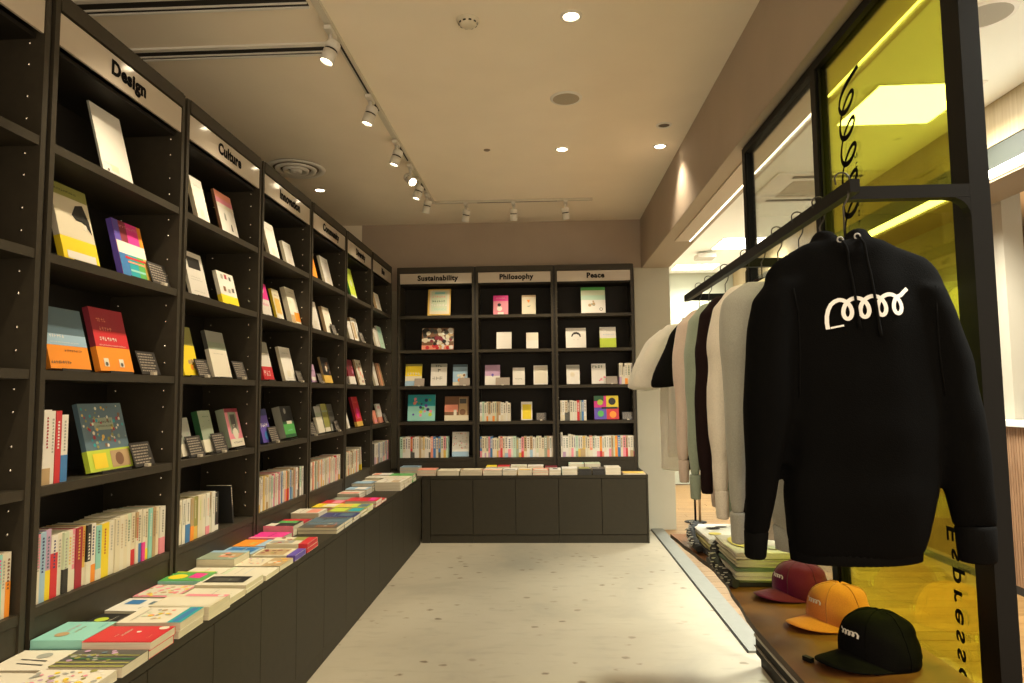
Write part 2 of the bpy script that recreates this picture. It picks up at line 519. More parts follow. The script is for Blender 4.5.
# ------------------------------------------------------------------ books
PAL = {
    'white': (0.78, 0.76, 0.70), 'cream': (0.72, 0.66, 0.50), 'ivory': (0.74, 0.70, 0.58), 'pale green': (0.60, 0.68, 0.50),
    'grey': (0.36, 0.37, 0.33), 'sage': (0.30, 0.36, 0.27), 'black': (0.02, 0.02, 0.02), 'navy': (0.03, 0.04, 0.16),
    'blue': (0.05, 0.20, 0.48), 'light blue': (0.34, 0.52, 0.68), 'teal': (0.02, 0.36, 0.42), 'aqua': (0.28, 0.62, 0.56),
    'green': (0.10, 0.42, 0.10), 'lime': (0.52, 0.66, 0.06), 'yellow': (0.85, 0.66, 0.03), 'orange': (0.88, 0.30, 0.03),
    'red': (0.60, 0.03, 0.04), 'dark red': (0.36, 0.02, 0.04), 'pink': (0.80, 0.28, 0.36), 'magenta': (0.78, 0.04, 0.30),
    'lilac': (0.52, 0.34, 0.52), 'violet': (0.12, 0.08, 0.42), 'tan': (0.48, 0.34, 0.18), 'brown': (0.20, 0.10, 0.05),
    'coral': (0.80, 0.30, 0.20), 'olive': (0.30, 0.30, 0.08), 'maroon': (0.24, 0.03, 0.05), 'mint': (0.50, 0.72, 0.58),
    'dark grey': (0.09, 0.09, 0.08), 'gold': (0.72, 0.48, 0.10), 'dark green': (0.03, 0.12, 0.05), 'slate': (0.10, 0.17, 0.22),
}


def pm(c):
    return mat(PAL[c], 0.42)


def glyphs(mb, x0, x1, z, h, m, y, rg, vertical=False):
    """a run of small brush-like character marks"""
    x = x0; st = h * 0.16
    while x + h * 0.7 < x1:
        wq = h * rg.uniform(0.6, 0.85)
        for q_ in range(2):
            zz = z + h * rg.uniform(0.1, 0.9)
            mb.quad([(x, y, zz - st / 2), (x + wq, y, zz - st / 2), (x + wq, y, zz + st / 2), (x, y, zz + st / 2)], m)
        xx = x + wq * rg.uniform(0.1, 0.8)
        mb.quad([(xx - st / 2, y, z), (xx + st / 2, y, z), (xx + st / 2, y, z + h), (xx - st / 2, y, z + h)], m)
        x += h


def disc(mb, cx, cz, r, m, y, n=14, ry=None):
    ry = ry or r
    mb.quad([(cx + r * math.cos(2 * PI * i / n), y, cz + ry * math.sin(2 * PI * i / n)) for i in range(n)], m)


SINK = MB()


def book(parent_loc, rot, w, h, t, cover='white', prints=(), spine=None, band=None, seed=0, spine_title=None, name='book', hard=False, sink=None, flip=False):
    """front cover faces -Y, spine on the -X side, height along Z, thickness along +Y"""
    rg = random.Random(seed * 31 + 5)
    root = None if sink is not None else empty(name, parent_loc, rot)
    cm = pm(cover); sm = pm(spine) if spine else cm
    b = 0.0022 if hard else 0.0009
    c = MB()
    c.box(0, w, 0, b, 0, h, cm)
    c.box(0, w, t - b, t, 0, h, cm)
    if flip:
        c.box(w - b, w + 0.0004, 0.0, t, 0, h, sm)
    else:
        c.box(-0.0004, b, 0.0, t, 0, h, sm)
    if sink is not None:
        c.box(b, w - .0012, b, t - b, .0012, h - .0012, M_PAGES)
        if band:
            c.box(-0.0008, w + 0.0003, -0.0004, t + 0.0004, 0.0004, band[1] * h, pm(band[0]))
        if spine_title:
            z = h * .45
            while z < h * .9:
                c.quad([(-.0011, t * .75, z), (-.0011, t * .25, z), (-.0011, t * .25, z + t * .35), (-.0011, t * .75, z + t * .35)], pm(spine_title)); z += t * .6
        M = sink if isinstance(sink, Matrix) else Matrix.Translation(parent_loc) @ Matrix.Rotation(rot[2], 4, 'Z')
        n = len(SINK.v)
        SINK.v += [tuple(M @ Vector(p)) for p in c.v]
        SINK.f += [tuple(n + k for k in f) for f in c.f]
        SINK.m += [SINK.mi(c.mats[k]) for k in c.m]; SINK.smooth += c.smooth
        return None
    co = c.build('cover', root)
    i = 0.003 if hard else 0.0012
    MB().box(i if flip else b, w - (b if flip else i), b, t - b, i, h - i, M_PAGES).build('pages', root)
    if band:
        bc, bh = band
        bh *= h
        MB().box(-0.0008, w + 0.0003, -0.0004, t + 0.0004, 0.0004, bh, pm(bc)).build('paper_band', root)
    if prints:
        p = MB(); k = 1
        for pr in prints:
            y = -0.0005 - 0.00022 * k; k += 1
            kind = pr[0]
            if kind == 'r':
                _, a0, b0, a1, b1, cc = pr
                p.quad([(a0 * w, y, b0 * h), (a1 * w, y, b0 * h), (a1 * w, y, b1 * h), (a0 * w, y, b1 * h)], pm(cc))
            elif kind == 'd':
                _, a0, b0, r, cc = pr
                disc(p, a0 * w, b0 * h, r * w, pm(cc), y)
            elif kind == 'g':
                _, a0, b0, a1, hh, cc = pr
                glyphs(p, a0 * w, a1 * w, b0 * h, hh * h, pm(cc), y, rg)
            elif kind == 'p':
                p.quad([(a * w, y, q_ * h) for a, q_ in pr[1]], pm(pr[2]))
            elif kind == 's':     # scatter of blots
                _, a0, b0, a1, b1, n, cols, rr = pr
                for _i in range(n):
                    rr_ = rr * w * rg.uniform(0.5, 1.2)
                    cx_ = min(max((a0 + (a1 - a0) * rg.random()) * w, rr_), w - rr_); cz_ = min(max((b0 + (b1 - b0) * rg.random()) * h, rr_), h - rr_)
                    disc(p, cx_, cz_, rr_, pm(rg.choice(cols)), y - 0.00002 * _i, 7)
        p.build('cover_print', root)
    if spine_title:
        p = MB(); tm = pm(spine_title)
        z = h * rg.uniform(0.40, 0.5); zt = h * rg.uniform(0.86, 0.94)
        s = min(t * 0.5, 0.009); y0_ = t / 2
        while z < zt:
            p.quad([(-0.0011, y0_ + s / 2, z), (-0.0011, y0_ - s / 2, z), (-0.0011, y0_ - s / 2 * rg.uniform(0.2, 1), z + s * 0.7), (-0.0011, y0_ + s / 2 * rg.uniform(0.2, 1), z + s * 0.7)], tm)
            z += s * 1.15
        p.build('spine_title', root)
    return root


D = {}   # face-out designs: words, cover colour, spine colour, thickness, band, prints
D['white_tall'] = ('tall white book with a small drawing low on its cover', 'white', 'grey', .008, None,
    [('g', .08, .17, .5, .018, 'grey'), ('r', .3, .1, .55, .19, 'cream'), ('r', .1, .065, .9, .068, 'dark grey'), ('d', .18, .09, .03, 'dark grey'), ('g', .5, .03, .9, .012, 'grey')])
D['cream_yellow'] = ('cream book with olive top, black shape, yellow band', 'cream', 'ivory', .022, ('yellow', .30),
    [('r', 0, .84, 1, 1, 'olive'), ('g', .1, .9, .7, .03, 'black'), ('p', [(.45, .62), (.6, .76), (.82, .80), (.93, .6), (.95, .42), (.84, .5), (.72, .56), (.55, .56)], 'black'), ('d', .78, .50, .06, 'ivory'), ('r', .1, .02, .9, .12, 'white')])
D['rainbow'] = ('crimson, white and blue striped book, rainbow lower half', 'magenta', 'violet', .022, None,
    [('r', .0, .62, .35, 1, 'violet'), ('r', .2, .62, .45, 1, 'maroon'), ('r', .45, .62, .86, 1, 'magenta'), ('r', .86, .62, 1, 1, 'orange'), ('g', .2, .88, .9, .05, 'pink'), ('r', 0, .40, 1, .62, 'white'),
     ('r', 0, 0, .3, .40, 'blue'), ('r', .3, 0, .62, .40, 'teal'), ('r', .62, 0, .86, .40, 'green'), ('r', .86, 0, 1, .40, 'gold'), ('r', .2, .32, .95, .36, 'red'), ('r', .25, .25, .9, .28, 'coral'), ('r', .3, .10, .85, .14, 'aqua')])
D['blue_orange'] = ('slate blue book with an orange lower band and white lettering', 'slate', 'slate', .02, ('orange', .38),
    [('r', 0, .38, 1, .56, 'light blue'), ('g', .1, .50, .5, .055, 'white'), ('g', .1, .42, .8, .02, 'white'), ('g', .4, .28, .85, .04, 'brown'), ('g', .02, .08, .5, .05, 'dark grey')])
D['red_orange'] = ('crimson book with an orange lower band and two tiny portraits', 'dark red', 'maroon', .022, ('orange', .38),
    [('r', 0, .38, 1, .64, 'red'), ('g', .15, .78, .45, .06, 'coral'), ('g', .2, .64, .55, .06, 'coral'), ('g', .15, .48, .7, .06, 'white'), ('g', .1, .40, .9, .018, 'white'),
     ('r', .13, .07, .27, .2, 'ivory'), ('r', .58, .07, .72, .2, 'ivory'), ('d', .2, .11, .04, 'dark grey'), ('d', .65, .11, .04, 'dark grey')])
D['teal_pattern'] = ('large slate book with scattered ornaments, title label and yellow band', 'slate', 'slate', .018, ('lime', .31),
    [('s', .04, .33, .96, .96, 70, ['dark red', 'gold', 'olive', 'sage', 'ivory', 'brown', 'teal'], .028), ('r', .27, .60, .72, .78, 'sage'), ('g', .32, .70, .68, .04, 'black'), ('g', .32, .64, .68, .03, 'black'), ('r', .5, .03, .95, .28, 'tan'), ('d', .7, .15, .1, 'brown'), ('r', .1, .04, .4, .26, 'yellow')])
D['white_plain'] = ('plain white book', 'white', 'cream', .02, None, [('g', .2, .80, .8, .04, 'grey'), ('r', .3, .12, .62, .3, 'ivory'), ('g', .2, .06, .7, .02, 'grey')])
D['cream_plain'] = ('plain cream book', 'ivory', 'tan', .024, None, [('g', .3, .72, .7, .05, 'coral'), ('g', .3, .2, .7, .03, 'grey')])
D['pink_white'] = ('white book fading to coral pink at the top', 'white', 'brown', .014, None, [('r', 0, .84, 1, 1, 'coral'), ('r', 0, .72, 1, .84, 'pink'), ('r', 0, .62, 1, .72, 'ivory'), ('p', [(.3, .35), (.42, .35), (.40, .50), (.33, .52)], 'grey'), ('p', [(.6, .15), (.7, .14), (.68, .3), (.62, .3)], 'dark grey')])
D['black_square'] = ('white book with a black square near the top of its cover', 'white', 'ivory', .014, None, [('r', .14, .62, .82, .88, 'black'), ('g', .15, .42, .7, .02, 'grey'), ('g', .15, .36, .8, .02, 'grey'), ('g', .15, .10, .8, .02, 'grey')])
D['photos_yellow'] = ('white book with small pictures and a yellow band', 'white', 'ivory', .02, ('yellow', .28), [('r', .2, .78, .34, .92, 'grey'), ('r', .42, .8, .56, .94, 'dark red'), ('r', .68, .78, .8, .9, 'dark grey'), ('r', .22, .4, .36, .55, 'brown'), ('r', .48, .38, .62, .5, 'grey'), ('r', .72, .42, .86, .55, 'dark grey')])
D['yellow_dark'] = ('olive and yellow book partly hidden by the bay side', 'olive', 'olive', .02, ('yellow', .62), [('s', .4, .05, .95, .3, 8, ['brown', 'orange', 'tan'], .09)])
D['grey_white'] = ('grey book with a tall white paper band', 'grey', 'dark grey', .02, ('ivory', .60), [('r', 0, .60, 1, .76, 'sage'), ('g', .2, .50, .8, .02, 'grey')])
D['grey_small'] = ('small grey book with a pale lower cover', 'grey', 'dark grey', .022, ('ivory', .32), [('s', .2, .2, .9, .6, 6, ['sage', 'dark grey'], .07)])
D['sage_white'] = ('sage green book with a white paper band', 'sage', 'dark green', .03, ('ivory', .30), [('g', .3, .84, .8, .03, 'dark green'), ('s', .2, .4, .9, .8, 7, ['olive', 'dark green'], .02)])
D['pink_frame'] = ('thick book framed in pink with a sage spine', 'pink', 'sage', .045, None, [('r', .0, .9, 1, 1, 'maroon'), ('r', .2, .34, .8, .9, 'sage'), ('r', .32, .4, .68, .84, 'dark grey'), ('g', .38, .5, .62, .08, 'ivory'), ('d', .5, .34, .2, 'ivory'), ('r', 0, 0, 1, .2, 'ivory'), ('g', .2, .08, .9, .05, 'dark grey')])
D['red_white'] = ('white and crimson book cut off by the bay side', 'magenta', 'dark red', .018, ('white', .2), [('r', 0, .2, 1, .5, 'white'), ('g', .2, .3, .8, .08, 'magenta'), ('d', .4, .8, .2, 'white')])
D['cream_yellow2'] = ('narrow cream and yellow book', 'cream', 'yellow', .016, None, [('r', .15, .2, .85, .7, 'gold'), ('g', .2, .78, .8, .05, 'brown'), ('r', .2, .05, .8, .15, 'white')])
D['cream_orange'] = ('thick cream book with an orange patch low on its cover', 'ivory', 'cream', .032, None, [('g', .3, .86, .8, .03, 'grey'), ('r', .42, .06, 1, .32, 'orange'), ('r', .0, .0, .42, .22, 'tan'), ('d', .3, .6, .08, 'cream')])
D['white_red'] = ('white book with a red band across its lower cover', 'white', 'grey', .02, ('red', .34), [('r', 0, .7, 1, 1, 'grey'), ('g', .1, .1, .9, .14, 'white')])
D['blue_dark'] = ('violet blue book half hidden by the bay side', 'violet', 'navy', .02, None, [('g', .1, .45, .9, .12, 'white'), ('r', 0, .8, 1, 1, 'navy'), ('d', .5, .2, .2, 'blue')])
D['grey_green'] = ('thick grey book with a black and green cover', 'dark green', 'grey', .05, None, [('r', 0, .5, 1, 1, 'black'), ('r', .0, .1, .95, .42, 'green'), ('r', .35, .42, .8, .52, 'ivory'), ('d', .35, .84, .1, 'grey'), ('g', .3, .2, .8, .06, 'aqua')])
D['orange'] = ('orange book against the bay side', 'orange', 'coral', .016, None, [('r', .2, .7, .8, .8, 'red')])
D['violet_white'] = ('pale violet book at the bay side', 'lilac', 'violet', .015, None, [('r', .1, .1, .9, .3, 'white'), ('g', .2, .6, .8, .1, 'navy')])
D['dark_tan'] = ('black book with a tan paper band', 'black', 'tan', .016, ('gold', .30), [('d', .5, .55, .12, 'ivory'), ('s', .2, .4, .9, .95, 6, ['brown', 'dark grey'], .08)])
D['olive_grey'] = ('olive grey book leaning in a row of three', 'olive', 'grey', .03, ('ivory', .15), [('r', 0, .7, 1, .76, 'sage')])
D['dark_grey'] = ('dark grey book leaning in a row of three', 'dark grey', 'olive', .022, ('grey', .25), [('g', .2, .7, .8, .04, 'grey')])
D['green'] = ('bright lime green book', 'lime', 'green', .016, None, [('g', .2, .8, .8, .04, 'green'), ('d', .5, .5, .16, 'pale green'), ('r', 0, 0, 1, .12, 'pale green')])
D['white_tan'] = ('white book with a tan and grey picture', 'white', 'tan', .024, None, [('r', .1, .1, .5, .8, 'tan'), ('r', .6, .2, .85, .8, 'grey')])
D['maroon_white'] = ('maroon book with a white lower half', 'maroon', 'dark red', .018, ('white', .32), [('s', .1, .4, .9, .9, 7, ['pink', 'dark grey', 'lilac'], .12)])
D['cream_brown'] = ('pale book printed with dark brown shapes', 'ivory', 'tan', .016, None, [('s', .15, .1, .9, .9, 14, ['brown', 'coral', 'dark grey', 'tan'], .1)])
D['red'] = ('bright red book with a gold foot', 'red', 'dark red', .022, ('gold', .16), [('g', .2, .78, .8, .06, 'coral'), ('d', .5, .45, .25, 'magenta'), ('g', .2, .24, .8, .06, 'pink')])
D['mint'] = ('pale mint book', 'mint', 'white', .016, None, [('r', .2, .7, .8, .85, 'aqua'), ('g', .2, .2, .8, .05, 'grey')])
D['tan_brown'] = ('book with brown and coral streaks', 'tan', 'brown', .018, None, [('r', .1, 0, .25, 1, 'maroon'), ('r', .45, 0, .6, 1, 'coral'), ('r', .75, 0, .88, 1, 'brown')])
D['coral'] = ('small coral book', 'coral', 'coral', .014, None, [('r', .1, .1, .9, .3, 'pink')])
D['white_redtop'] = ('white book with red lettering at the top', 'white', 'ivory', .016, ('coral', .3), [('g', .15, .74, .85, .14, 'red')])
# back wall designs
D['yellow_green'] = ('yellow book with faded green and pink title lines', 'gold', 'tan', .02, None, [('r', .08, .05, .95, .95, 'cream'), ('r', .15, .15, .85, .9, 'pale green'), ('r', .3, .8, .75, .88, 'aqua'), ('g', .2, .66, .85, .08, 'coral'), ('g', .2, .5, .85, .08, 'dark green'), ('g', .15, .34, .9, .1, 'white'), ('g', .3, .2, .8, .06, 'aqua')])
D['collage'] = ('book with a dark and cream photograph of crowded objects', 'brown', 'brown', .02, None, [('s', .03, .25, .97, .97, 60, ['black', 'cream', 'tan', 'dark grey', 'white', 'maroon'], .07), ('r', 0, .0, 1, .2, 'coral'), ('r', 0, .38, 1, .5, 'ivory'), ('s', .03, .03, .97, .2, 14, ['gold', 'red', 'white'], .06)])
D['yellow_blue'] = ('yellow book with a light blue foot', 'yellow', 'gold', .016, None, [('r', 0, .9, 1, 1, 'olive'), ('r', 0, 0, 1, .22, 'light blue'), ('g', .1, .5, .9, .12, 'ivory'), ('r', 0, .22, 1, .44, 'cream')])
D['black_title'] = ('white book with bold black title marks', 'white', 'ivory', .016, None, [('r', 0, .84, 1, 1, 'grey'), ('g', .3, .84, .8, .1, 'black'), ('g', .44, .62, .62, .14, 'dark grey'), ('g', .1, .25, .9, .16, 'grey')])
D['blue_sky'] = ('light blue book with an orange and brown picture', 'light blue', 'blue', .016, None, [('r', 0, .88, 1, 1, 'slate'), ('s', .15, .2, .85, .5, 12, ['orange', 'tan', 'brown', 'cream'], .12), ('r', 0, 0, 1, .16, 'cream')])
D['teal_flowers'] = ('turquoise square book with a round cluster of coloured dots', 'teal', 'teal', .02, ('teal', .02), [('r', 0, .0, 1, .56, 'aqua'), ('s', .2, .2, .85, .85, 20, ['pink', 'coral', 'violet', 'green', 'lime', 'navy'], .06), ('g', .25, .9, .8, .06, 'slate')])
D['brown_orange'] = ('brown and coral book with a tan figure', 'brown', 'maroon', .02, None, [('r', 0, .36, .55, .66, 'coral'), ('r', .6, .2, .95, .95, 'tan'), ('r', .62, .7, .9, .9, 'dark grey'), ('r', 0, 0, 1, .22, 'cream'), ('d', .75, .35, .13, 'brown'), ('r', .38, .22, .5, .45, 'ivory')])
D['flower_white'] = ('white book dotted with small flowers over a light blue foot', 'white', 'ivory', .016, None, [('r', 0, 0, 1, .2, 'light blue'), ('s', .08, .25, .92, .95, 26, ['coral', 'grey', 'pink', 'tan'], .04)])
D['pink_bird'] = ('pink book with a small black and white figure', 'pink', 'magenta', .02, None, [('r', 0, 0, 1, 1, 'pink'), ('r', 0, .7, 1, 1, 'magenta'), ('g', .2, .84, .8, .04, 'white'), ('d', .42, .3, .18, 'white'), ('d', .4, .5, .12, 'black'), ('r', .3, 0, .7, .12, 'white')])
D['cream_faint'] = ('cream book with a faint orange figure', 'cream', 'tan', .02, None, [('r', 0, .9, 1, 1, 'tan'), ('p', [(.35, .75), (.6, .75), (.52, .6), (.46, .6)], 'orange'), ('p', [(.35, .4), (.65, .45), (.5, .36)], 'sage')])
D['white_small'] = ('small plain white book', 'white', 'white', .016, None, [('g', .3, .7, .7, .04, 'ivory')])
D['rose_small'] = ('small white book with a rose tint', 'ivory', 'pink', .016, None, [('r', 0, 0, 1, .5, 'white')])
D['lilac_book'] = ('lilac and white book with a small dark bird', 'lilac', 'lilac', .018, None, [('r', 0, 0, 1, .45, 'white'), ('p', [(.4, .5), (.52, .58), (.6, .5), (.52, .4)], 'violet')])
D['white_dark_line'] = ('white book with a short dark line of lettering', 'white', 'grey', .016, None, [('g', .2, .3, .8, .08, 'grey')])
D['white_border'] = ('plain white bordered book, rightmost of three', 'white', 'ivory', .016, None, [('r', .1, .06, .94, .94, 'ivory')])
D['yellow_plain'] = ('yellow book with a white border', 'white', 'gold', .016, None, [('r', .12, .05, .92, .86, 'yellow')])
D['green_white'] = ('pale book with a green top and a small doodle', 'pale green', 'green', .02, None, [('r', 0, 0, 1, .5, 'white'), ('r', 0, .88, 1, 1, 'green'), ('s', .2, .3, .6, .55, 6, ['sage', 'tan'], .07), ('r', 0, .5, 1, .68, 'mint'), ('d', .82, .14, .07, 'dark grey'), ('d', .82, .14, .05, 'white')])
D['face'] = ('square white book with a simple face under black hair', 'white', 'ivory', .018, None, [('p', [(.26, .56), (.3, .68), (.4, .77), (.52, .8), (.64, .76), (.72, .66), (.75, .54), (.69, .54), (.65, .64), (.52, .69), (.38, .66), (.32, .56)], 'black'), ('g', .38, .38, .46, .05, 'grey'), ('g', .58, .38, .66, .05, 'grey')])
D['white_lime'] = ('white book with a lime yellow lower half', 'white', 'lime', .016, ('lime', .45), [('g', .4, .78, .7, .04, 'grey'), ('g', .2, .6, .9, .04, 'light blue')])
D['white_knot'] = ('white book with a faint round pink knot', 'white', 'ivory', .016, None, [('r', 0, .8, 1, .98, 'grey'), ('d', .45, .5, .2, 'ivory'), ('d', .45, .5, .12, 'cream')])
D['white_bigtitle'] = ('white book with a heavy dark title and faint pink corner', 'white', 'ivory', .016, None, [('g', .08, .78, .92, .13, 'dark green'), ('s', .5, .1, .95, .35, 6, ['pink'], .07)])
D['four_squares'] = ('square book split into four bright coloured blocks with dots', 'magenta', 'red', .02, None, [('r', 0, .5, .5, 1, 'magenta'), ('r', .5, .5, 1, 1, 'yellow'), ('r', 0, 0, .5, .5, 'violet'), ('r', .5, 0, 1, .5, 'red'), ('r', .0, .78, .4, 1, 'dark green'), ('d', .25, .72, .12, 'lime'), ('d', .74, .76, .15, 'black'), ('d', .26, .24, .13, 'green'), ('d', .76, .2, .14, 'orange'), ('r', .3, .44, .95, .52, 'black')])

M_STAND = mat((0.02, 0.018, 0.016), 0.4)
SHELF_WORD = ['top', 'second', 'third', 'fourth', 'bottom']


def book_stand(loc, rz, w, h, lean, label):
    r = empty('book_stand', loc, (0, 0, rz))
    tag(r, label, 'book stand', 'black stands holding books face-out')
    d = 0.09
    MB().box(-w * 0.35, w * 0.35, -0.014, 0.075, 0.0006, 0.0036, M_STAND).build('base', r)
    MB().box(-w * 0.35, w * 0.35, -0.017, -0.014, 0.0006, 0.010, M_STAND).build('lip', r)
    return r


def face_out(side, bay, row, pos, w, h, dk, lean=0.25, extra=''):
    words, cov, spn, t, band, prints = D[dk]
    hw = w / 2
    zb = ROW[row] + 0.0045 + t * math.sin(lean) * 0.98
    if side == 'L':
        rz = PI / 2
        org = Vector((-A - 0.045, pos - hw, zb)); sloc = (-A - 0.045, pos, ROW[row])
        case = '%s bookcase' % BAYS_L[bay]
    else:
        rz = 0
        org = Vector((pos - hw, YB + 0.06, zb)); sloc = (pos, YB + 0.06, ROW[row])
        case = '%s bookcase' % BAYS_B[bay]
    M = Matrix.Rotation(rz, 4, 'Z') @ Matrix.Rotation(-lean, 4, 'X')
    b = book(org, M.to_euler(), w, h, t, cov, prints, spn, band, seed=int(pos * 1000) + row)
    tag(b, (words + extra + ', %s shelf, %s' % (SHELF_WORD[row], case)), 'book', 'books shown face-out on the shelves')
    if side == 'L' and bay <= 3:
        short = {'white_plain': 'white', 'cream_plain': 'cream'}.get(dk)
        book_stand(sloc, rz, w, h, lean, 'black stand under the ' + ' '.join(words.split()[:5]) + extra + ', %s %s shelf' % (BAYS_L[bay], SHELF_WORD[row]))


import collections
LEFT = [(1, 0, 2.48, 0.197, 0.249, 'white_tall'),
        (1, 1, 2.292, 0.212, 0.262, 'cream_yellow'),
        (1, 1, 2.613, 0.206, 0.213, 'rainbow'),
        (1, 2, 2.258, 0.222, 0.199, 'blue_orange'),
        (1, 2, 2.51, 0.259, 0.224, 'red_orange'),
        (1, 3, 2.5, 0.293, 0.254, 'teal_pattern'),
        (2, 0, 3.138, 0.115, 0.196, 'white_plain'),
        (2, 0, 3.418, 0.237, 0.205, 'pink_white'),
        (2, 1, 3.12, 0.168, 0.203, 'black_square'),
        (2, 1, 3.434, 0.214, 0.162, 'photos_yellow'),
        (2, 2, 3.06, 0.133, 0.214, 'yellow_dark'),
        (2, 2, 3.364, 0.203, 0.218, 'grey_white'),
        (2, 3, 3.047, 0.104, 0.177, 'grey_small'),
        (2, 3, 3.26, 0.119, 0.204, 'sage_white'),
        (2, 3, 3.547, 0.152, 0.205, 'pink_frame'),
        (3, 0, 4.0, 0.154, 0.196, 'white_plain'),
        (3, 0, 4.26, 0.139, 0.14, 'white_plain'),
        (3, 1, 3.904, 0.13, 0.186, 'red_white'),
        (3, 1, 4.101, 0.112, 0.178, 'cream_yellow2'),
        (3, 1, 4.391, 0.164, 0.222, 'cream_orange'),
        (3, 2, 3.942, 0.146, 0.211, 'white_red'),
        (3, 2, 4.284, 0.257, 0.202, 'white_plain'),
        (3, 3, 3.935, 0.13, 0.2, 'blue_dark'),
        (3, 3, 4.306, 0.24, 0.203, 'grey_green'),
        (4, 0, 4.73, 0.106, 0.185, 'orange'),
        (4, 0, 5.048, 0.215, 0.195, 'white_plain'),
        (4, 1, 4.776, 0.171, 0.199, 'white_plain'),
        (4, 1, 5.082, 0.169, 0.19, 'cream_plain'),
        (4, 2, 4.735, 0.105, 0.121, 'violet_white'),
        (4, 2, 5.059, 0.19, 0.181, 'dark_tan'),
        (4, 3, 4.909, 0.133, 0.198, 'grey_white'),
        (4, 3, 5.058, 0.118, 0.212, 'olive_grey'),
        (4, 3, 5.204, 0.125, 0.211, 'dark_grey'),
        (5, 0, 5.728, 0.276, 0.238, 'green'),
        (5, 1, 5.659, 0.119, 0.153, 'white_plain'),
        (5, 1, 5.845, 0.191, 0.192, 'white_tan'),
        (5, 2, 5.716, 0.212, 0.196, 'maroon_white'),
        (5, 2, 6.052, 0.203, 0.208, 'cream_brown'),
        (5, 3, 5.592, 0.058, 0.135, 'white_plain'),
        (5, 3, 5.945, 0.228, 0.266, 'red'),
        (6, 0, 6.632, 0.245, 0.158, 'cream_plain'),
        (6, 1, 6.576, 0.121, 0.178, 'white_plain'),
        (6, 1, 6.784, 0.213, 0.213, 'mint'),
        (6, 2, 6.544, 0.119, 0.217, 'white_plain'),
        (6, 2, 6.749, 0.21, 0.212, 'tan_brown'),
        (6, 3, 6.512, 0.117, 0.127, 'coral'),
        (6, 3, 6.734, 0.166, 0.192, 'white_redtop')]
EXTRA = {(3, 0, 4.0): ', left of two,', (3, 0, 4.26): ', right of two,', (4, 0, 5.048): '', (5, 1, 5.659): '', }
for (bay, row, pos, w, h, dk) in LEFT:
    w = min(w, {'teal_pattern': .25, 'red_orange': .20, 'blue_orange': .20}.get(dk, .185))
    h = min(max(h * (1.17, 1.09, 1.10, 1.0)[row], .13), .295)
    pos = {4.391: 4.375, 6.052: 6.01}.get(pos, pos)
    face_out('L', bay, row, pos, w, h, dk, 0.25, EXTRA.get((bay, row, pos), ''))


def bx(px, zrow):    # horizontal place along the back shelves for a column of the elevation, 97.6 units per metre
    return XB + (px - 396.6) / 79.45 * W + (px - 396.6) * (635 - px) * 0.0


BACK = [(0, 0, 427, 450, 27.5, 'yellow_green'), (0, 1, 421, 453, 22, 'collage'), (0, 2, 404, 420.5, 22, 'yellow_blue'), (0, 2, 430, 446, 22, 'black_title'), (0, 2, 452.5, 467, 21, 'blue_sky'),
        (0, 3, 406.5, 434, 26, 'teal_flowers'), (0, 3, 444, 468, 24, 'brown_orange'), (0, 4, 451.5, 468, 24, 'flower_white'),
        (1, 0, 494, 509, 19.5, 'pink_bird'), (1, 0, 523, 537, 19.5, 'cream_faint'), (1, 1, 497, 512, 17, 'white_small'), (1, 1, 527, 539, 16, 'rose_small'),
        (1, 2, 485, 500, 20, 'lilac_book'), (1, 2, 513, 525, 17, 'white_dark_line'), (1, 2, 534, 548, 19, 'white_border'), (1, 3, 521, 532, 18, 'yellow_plain'),
        (2, 0, 583, 607, 26.5, 'green_white'), (2, 1, 567, 587, 20, 'face'), (2, 1, 601, 617, 20.5, 'white_lime'), (2, 2, 567, 580, 19, 'white_knot'), (2, 2, 592, 606, 20, 'white_bigtitle'),
        (2, 3, 594, 618, 23, 'four_squares')]
for (bay, row, p0, p1, hp, dk) in BACK:
    face_out('B', bay, row, (bx(p0, 0) + bx(p1, 0)) / 2, (p1 - p0) / 96.0, hp / 96.0 / math.cos(.2), dk, 0.2)


